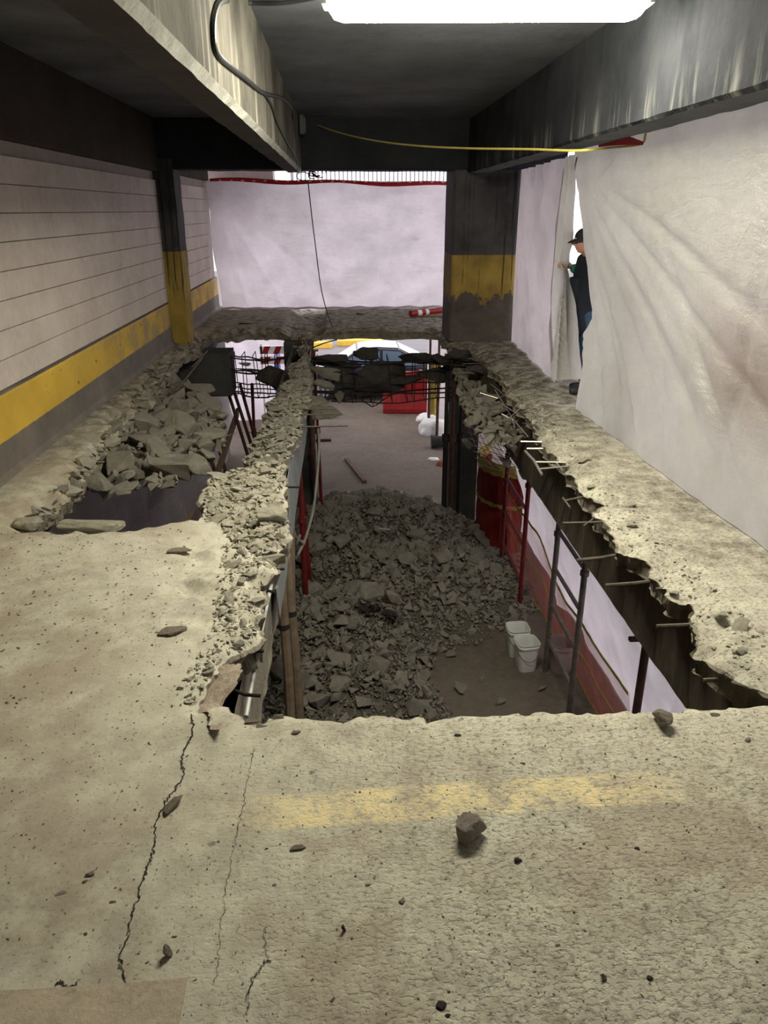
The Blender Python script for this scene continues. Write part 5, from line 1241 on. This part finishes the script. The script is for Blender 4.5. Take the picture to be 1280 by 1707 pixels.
# traffic barrel and red board close behind the main sheet
p_ = P(1215, 520, x=2.95)
t = empty('barricade', (2.76, 4.1, 0), label='orange barricade board showing faintly through the big plastic sheet at the right', cat='barricade')
for z in (.80, 1.10): MB().box((-.10, -.55, z), (-.06, .55, z+.20)).build('board', M['orange'], t, bevel=.006)
for y in (-.45, .45): MB().box((-.06, y-.03, 0), (-.0, y+.03, 1.3)).build('leg', M['white_tape'], t, bevel=.004); MB().box((-.05, y-.04, 0), (.45, y+.04, .05)).build('foot', M['tyre'], t, bevel=.006)
t = empty('marker_post', (2.68, 6.15, 0), label='red marker post showing faintly through the big plastic sheet near its left fold', cat='marker post')
MB().lathe([(.18, 0), (.18, .05), (.05, .07)], 20).build('base', M['tyre'], t, smooth=True); MB().tube([(0, 0, .06), (0, 0, 1.5)], .065, 16).build('post', M['red_plastic'], t, smooth=True)
# ================================================================== THE MAN
def skin_obj(name, V, E, Rd, mat, parent, sub=2, root=0):
    me = bpy.data.meshes.new(name); me.from_pydata([tuple(v) for v in V], E, []); o = bpy.data.objects.new(name, me); col.objects.link(o)
    m = o.modifiers.new('s', 'SKIN'); m.use_smooth_shade = True
    for i, r in enumerate(Rd):
        r = r if hasattr(r, '__len__') else (r, r); me.skin_vertices[0].data[i].radius = r; me.skin_vertices[0].data[i].use_root = (i == root)
    sd = o.modifiers.new('d', 'SUBSURF'); sd.levels = sub; sd.render_levels = sub
    dg = bpy.context.evaluated_depsgraph_get(); dg.update(); ev = o.evaluated_get(dg); m2 = bpy.data.meshes.new_from_object(ev)
    bpy.data.objects.remove(o); m2.name = name; m2.materials.clear(); m2.materials.append(mat)
    m2.polygons.foreach_set('use_smooth', [True]*len(m2.polygons)); m2.update()
    return m2
hd = P(974, 402, y=7.95)           # head centre
fx, fy = hd.x + .055, 7.98
man = empty('person', (fx, fy, 0), 0, label='man in dark cap and jacket with a green sleeve, reaching through the opening', cat='person')
O_ = Vector((fx, fy, 0)); L = lambda x, y, z: Vector((x, y, z))
hc = hd - O_; hand = P(938, 440, x=2.36); hand = Vector((hand.x+.015, hand.y, hand.z)) - O_
sh_z = 1.40
# facing -x; left arm (towards camera, -y) reaches the sheet
J = {'pel': L(.02, 0, .92), 'wai': L(.03, 0, 1.08), 'che': L(.02, 0, 1.28), 'nk0': L(.0, 0, 1.42), 'nk1': hc + L(.03, 0, -.10), 'hdc': hc,
     'sl': L(.02, -.18, 1.37), 'el': (L(.02, -.2, 1.37)+hand)/2 + L(.12, -.0, -.16), 'wl': hand + L(.07, .0, -.025), 'sr': L(.02, .18, 1.37), 'er': L(.15, .24, 1.10), 'wr': L(.13, .25, .84),
     'hl': L(.05, -.10, .88), 'kl': L(.05, -.11, .48), 'al': L(.05, -.12, .09), 'hr': L(.02, .10, .88), 'kr': L(.0, .11, .48), 'ar': L(.12, .12, .09)}
nm = list(J); ix = {k: i for i, k in enumerate(nm)}
E_ = [('pel','wai'),('wai','che'),('che','nk0'),('nk0','nk1'),('nk1','hdc'),('che','sl'),('sl','el'),('el','wl'),('che','sr'),('sr','er'),('er','wr'),('pel','hl'),('hl','kl'),('kl','al'),('pel','hr'),('hr','kr'),('kr','ar')]
RD = dict(pel=(.09, .10), wai=(.08, .10), che=(.08, .10), nk0=.05, nk1=.058, hdc=.07, sl=.045, el=.04, wl=.028, sr=.045, er=.042, wr=.028, hl=.06, kl=.05, al=.042, hr=.06, kr=.058, ar=.042)
body = skin_obj('body', [J[k] for k in nm], [(ix[a], ix[b]) for a, b in E_], [RD[k] for k in nm], M['skin'], man)
# head with face, facing -x, slightly down
bm = bmesh.new(); bm.from_mesh(body)
hb = bmesh.new(); bmesh.ops.create_icosphere(hb, subdivisions=5, radius=1)
g3 = lambda p, c, s: math.exp(-sum(((p[i]-c[i])/s[i])**2 for i in range(3)))
for v in hb.verts:
    p = v.co.copy(); x, y, z = p
    q = Vector((x*.098, y*.076, z*.122))
    if z < 0: q.y *= 1+.22*z; q.x += .010*z*(1 if x > 0 else 0) ; 
    if x > 0 and z < -.2: q.x *= .8
    q.x -= .030*g3(p, (-1, 0, -.12), (.5, .16, .16)) + .012*g3(p, (-1, 0, .12), (.5, .10, .22))     # nose
    q.x -= .010*g3(p, (-1, 0, .30), (.6, .5, .10))                                                   # brow
    for s in (-1, 1): q.x += .013*g3(p, (-.9, s*.36, .10), (.5, .17, .11)); q.x -= .004*g3(p, (-.92, s*.36, .10), (.3, .09, .05))
    q.x -= .009*g3(p, (-.95, 0, -.44), (.5, .26, .06)) + .009*g3(p, (-.95, 0, -.56), (.5, .24, .05)); q.x += .004*g3(p, (-.95, 0, -.50), (.5, .3, .025))
    q.x -= .016*g3(p, (-.8, 0, -.82), (.5, .35, .16))                                                # chin
    for s in (-1, 1): q.y += s*.022*g3(p, (.05, s*1.0, .0), (.14, .5, .22))                           # ears
    v.co = Euler((0, -.12, 0)).to_matrix() @ q + hc
hm = bpy.data.meshes.new('h'); hb.to_mesh(hm); hb.free(); bm.from_mesh(hm)
# hand: palm and five fingers closed on the sheet
def finger(base, pts, r0):
    V = [base]+pts; return skin_obj('f', V, [(i, i+1) for i in range(len(V)-1)], [r0*(1-.1*i) for i in range(len(V))], M['skin'], None, 2)
wl = J['wl']; pm = skin_obj('palm', [wl+L(.02, 0, -.01), wl, wl+L(-.045, 0, .018), wl+L(-.085, 0, .03)], [(0, 1), (1, 2), (2, 3)], [(.028, .026), (.026, .034), (.022, .044), (.020, .044)], M['skin'], None)
bm.from_mesh(pm)
for i in range(4):
    yy = -.033+.022*i; ln = [.8, .95, 1, .85][i]; b0 = wl+L(-.08, yy, .030)
    m_ = finger(b0, [b0+L(-.032*ln, 0, .006), b0+L(-.052*ln, 0, -.014), b0+L(-.048*ln, 0, -.036), b0+L(-.036*ln, .0, -.046)], .0105)
    bm.from_mesh(m_)
b0 = wl+L(-.03, -.032, -.0); bm.from_mesh(finger(b0, [b0+L(-.024, -.012, -.016), b0+L(-.05, -.008, -.028), b0+L(-.072, .0, -.03)], .0105))
bw = J['wr']; pr = skin_obj('p2', [bw+L(0, 0, .02), bw, bw+L(0, 0, -.05), bw+L(0, 0, -.09)], [(0, 1), (1, 2), (2, 3)], [(.026, .024), (.03, .02), (.038, .015), (.036, .013)], M['skin'], None); bm.from_mesh(pr)
for i in range(4):
    b0 = bw+L(-.03+.021*i, 0, -.09); bm.from_mesh(finger(b0, [b0+L(0, -.004, -.03), b0+L(0, -.012, -.055), b0+L(0, -.022, -.072)], .0085))
b0 = bw+L(-.03, -.01, -.03); bm.from_mesh(finger(b0, [b0+L(-.02, -.01, -.025), b0+L(-.024, -.015, -.055)], .0105))
fm = bpy.data.meshes.new('body'); bm.to_mesh(fm); bm.free(); fm.materials.append(M['skin']); fm.polygons.foreach_set('use_smooth', [True]*len(fm.polygons)); fm.update()
link('body', fm, parent=man)
for s in (-1, 1): link('eye', MB().lathe([(.001, -.011), (.009, -.006), (.011, 0), (.009, .006), (.001, .011)], 12).mesh('eye', M['tyre'], True), parent=man, loc=hc+L(-.079, s*.028, .012))
jm = skin_obj('jacket', [L(.07, 0, .58), L(.03, 0, 1.02), L(.02, 0, 1.31), J['nk1']+L(.0, 0, -.03), J['sl'].lerp(J['el'], .5), J['sr']+L(0, .03, -.02), J['er']+L(0, 0, 0), J['er'].lerp(J['wr'], .75), J['sl']+L(.01, -.02, 0)],
              [(0, 1), (1, 2), (2, 3), (2, 8), (8, 4), (2, 5), (5, 6), (6, 7)], [(.21, .21), (.17, .20), (.15, .20), .095, .08, .09, .068, .052, .10], M['navy'], man, root=1)
link('jacket', jm, parent=man)
link('sleeve', skin_obj('sleeve', [J['sl'], J['sl'].lerp(J['el'], .5), J['el'], J['el'].lerp(J['wl'], .5), J['wl']+L(.015, 0, 0)], [(0, 1), (1, 2), (2, 3), (3, 4)], [.07, .064, .060, .054, .050], M['green'], man), parent=man, label='green sleeve')
for s in ('l', 'r'):
    link('trouser_leg', skin_obj('trouser_leg', [J['h'+s]+L(0, 0, .05), J['k'+s], J['a'+s]+L(0, 0, .02)], [(0, 1), (1, 2)], [.095, .072, .062], M['denim'], man), parent=man, label='blue jeans leg')
    a = J['a'+s]; link('shoe', skin_obj('shoe', [a+L(.04, 0, -.045), a+L(-.05, 0, -.045), a+L(-.15, 0, -.052)], [(0, 1), (1, 2)], [(.042, .044), (.040, .044), (.032, .036)], M['shoe'], man, root=1), parent=man)
# cap: dome, band and brim
mb = MB(); n = 28
for i in range(9):
    a = i/8*pi/2
    for k in range(n):
        g = 2*pi*k/n; mb.v.append((.108*cos(g)*cos(a)+.006, .086*sin(g)*cos(a), .085*sin(a)+ (.0 if i else -.012)))
for i in range(8):
    for k in range(n): mb.f.append((i*n+k, i*n+(k+1) % n, (i+1)*n+(k+1) % n, (i+1)*n+k))
cp_ = mb.build('cap', M['cap'], man, smooth=True); cp_.location = hc+L(0, 0, .045); cp_.rotation_euler = (0, -.20, 0)
mb = MB()
for top in (0, 1):
    for i in range(5):
        for k in range(13):
            g = pi-1.15+2.3*k/12; r_o = 1+ .80*i/4*cos((g-pi)*1.15)
            mb.v.append((.100*cos(g)*r_o, .080*sin(g)*(1+.18*i/4), .006*top-.022*(i/4)**1.5-.010*((g-pi)**2)*i/4))
for top in (0, 1):
    for i in range(4):
        for k in range(12):
            b = top*65+i*13+k; q = (b, b+1, b+14, b+13); mb.f.append(q if top == 0 else q[::-1])
for k in range(12): mb.f.append((52+k, 53+k, 118+k, 117+k))
br = mb.build('brim', M['cap'], cp_, smooth=True); br.location = (0, 0, -.008)
# hair at the nape
link('hair', skin_obj('hair', [hc+L(.052, 0, .03), hc+L(.060, 0, -.035)], [(0, 1)], [(.045, .066), (.035, .055)], M['tyre'], man, root=1), parent=man)

mb = MB(); q = [P(x, y, z=0) for x, y in [(-160,1660),(60,1650),(200,1642),(312,1632),(306,1670),(296,1720),(280,1900),(-160,1900)]]
mb.add([(p.x, p.y, gz(p.x, p.y)+.006) for p in q]+[(p.x, p.y, -.02) for p in q], [tuple(range(8))[::-1]]+[(i, (i+1) % 8, (i+1) % 8+8, i+8) for i in range(8)])
mb.build('concrete_patch', concrete('worn_patch', (.47, .40, .30, 1), (.30, .25, .185, 1), (.54, .48, .38, 1), 4, .5), floor)
# ================================================================== CRACKS in the near slab
def crack(pl, w0, w1, seed):
    r = np.random.default_rng(seed); pts = [P(x, y, z=0) for x, y in pl]; pts = resample(pts, len(pl)*9); out = []
    for i, p in enumerate(pts):
        q = Vector((p.x+r.normal()*.0035, p.y+r.normal()*.003, 0)); q.z = gz(q.x, q.y)+.0025; out.append(q)
    mb = MB(); n = len(out)
    for i, p in enumerate(out):
        t = (out[min(i+1, n-1)]-out[max(i-1, 0)]).normalized(); s = Vector((-t.y, t.x, 0)); ww = (w0+(w1-w0)*i/n)*(.5+r.random()); mb.v += [tuple(p+s*ww), tuple(p-s*ww)]
    mb.f = [(i*2, i*2+1, i*2+3, i*2+2) for i in range(n-1)]
    return mb.build('crack', M['crack'], floor)
crack([(318,1188),(322,1208),(319,1230),(306,1252),(302,1270),(308,1290),(300,1305),(290,1318),(276,1338),(268,1356),(260,1372),(259,1400),(256,1425),(246,1445),(240,1462),(234,1480),(230,1502),(220,1524),(213,1548),(216,1560),(205,1580),(200,1595),(204,1615),(207,1638)], .0024, .0016, 1)
crack([(424,1245),(414,1290),(408,1330),(400,1365),(393,1400),(384,1440),(376,1480),(370,1530),(366,1580),(360,1640)], .0008, .0006, 2)
crack([(448,1599),(435,1612),(424,1632),(415,1650),(411,1690)], .0016, .0008, 3)
crack([(443,1545),(441,1580),(448,1599)], .0008, .0006, 4)
crack([(95,1640),(104,1636),(110,1645),(125,1644),(130,1637)], .002, .002, 5)

# ================================================================== LABELS of the chunks: each region's largest ones singly
ORD = ['largest', 'second largest', 'third largest', 'fourth largest', 'fifth largest']
def relabel(group, marks, kind):
    obs = [o for o in scene.objects if o.get('group') == group]; cl = {}
    for o in obs:
        q = min(marks, key=lambda m: (Vector(m[1])-o.location.xy).length)[0]; cl.setdefault(q, []).append(o)
    for q, l in cl.items():
        l.sort(key=lambda o: -max(o.scale))
        for i, o in enumerate(l):
            if i < 5: o['label'] = ORD[i]+' '+kind+' '+q
            else: o['label'] = 'smaller '+kind+' '+q; 
            o['group'] = group if i < 5 else group+' '+q
relabel('concrete chunks of the rubble heap', [('beside the timber poles at the foot of the heap', (-.5, 6.4)), ('nearest the two white buckets', (1.9, 7.8)), ('around the nearest red shoring post', (-.5, 8.8)), ('in the middle of the rubble heap', (.7, 8.8)),
    ('along the dark red scaffold frame', (2.1, 9.9)), ('on the crest of the rubble heap', (.4, 10.8)), ('where the heap meets the cleared floor', (.6, 6.9)), ('around the foot of the lower right column', (1.8, 11.8)), ('at the far edge of the rubble heap', (.3, 12.8))], 'grey chunk')
relabel('chunks inside the left hole', [('at the near end inside the left hole', (-1.7, 5.0)), ('against the wall side inside the left hole', (-2.0, 6.4)), ('on the strip side inside the left hole', (-1.2, 6.2)), ('at the far end inside the left hole', (-1.8, 8.2))], 'grey chunk')
relabel('chunks under the far end of the right slab', [('at the near end of the right pile', (1.7, 8.2)), ('in the middle of the right pile', (1.6, 9.2)), ('of the right pile beside the column foot', (1.6, 10.6))], 'pale chunk')
relabel('flakes on the wide end of the broken strip', [('at the left rim of the wide strip end', (-.95, 4.9)), ('at the right rim of the wide strip end', (-.45, 4.8)), ('at the near corner of the wide strip end', (-.5, 4.1)), ('at the far side of the wide strip end', (-.7, 5.5))], 'pale flake')
relabel('flakes on the narrow part of the broken strip', [('where the narrow strip begins', (-.65, 6.0)), ('half way along the narrow strip', (-.6, 7.5)), ('towards the far end of the narrow strip', (-.6, 9.5))], 'grey flake')
relabel('flakes along the left side of the main hole', [('at the upper end of the chipped left band', (-.6, 3.9)), ('at the lower end of the chipped left band', (-.65, 2.8))], 'pale flake')
relabel('flakes along the right slab edge', [('near the far end of the right slab edge', (2.0, 7.5)), ('half way along the right slab edge', (1.95, 4.8)), ('near the close end of the right slab edge', (1.95, 3.2))], 'pale flake')
relabel('chunks along the left edge of the left hole', [('at the near corner left of the left hole', (-2.1, 4.6)), ('half way along the wall side of the left hole', (-2.1, 6.3)), ('at the far corner of the left hole', (-2.2, 9.5))], 'grey chunk')
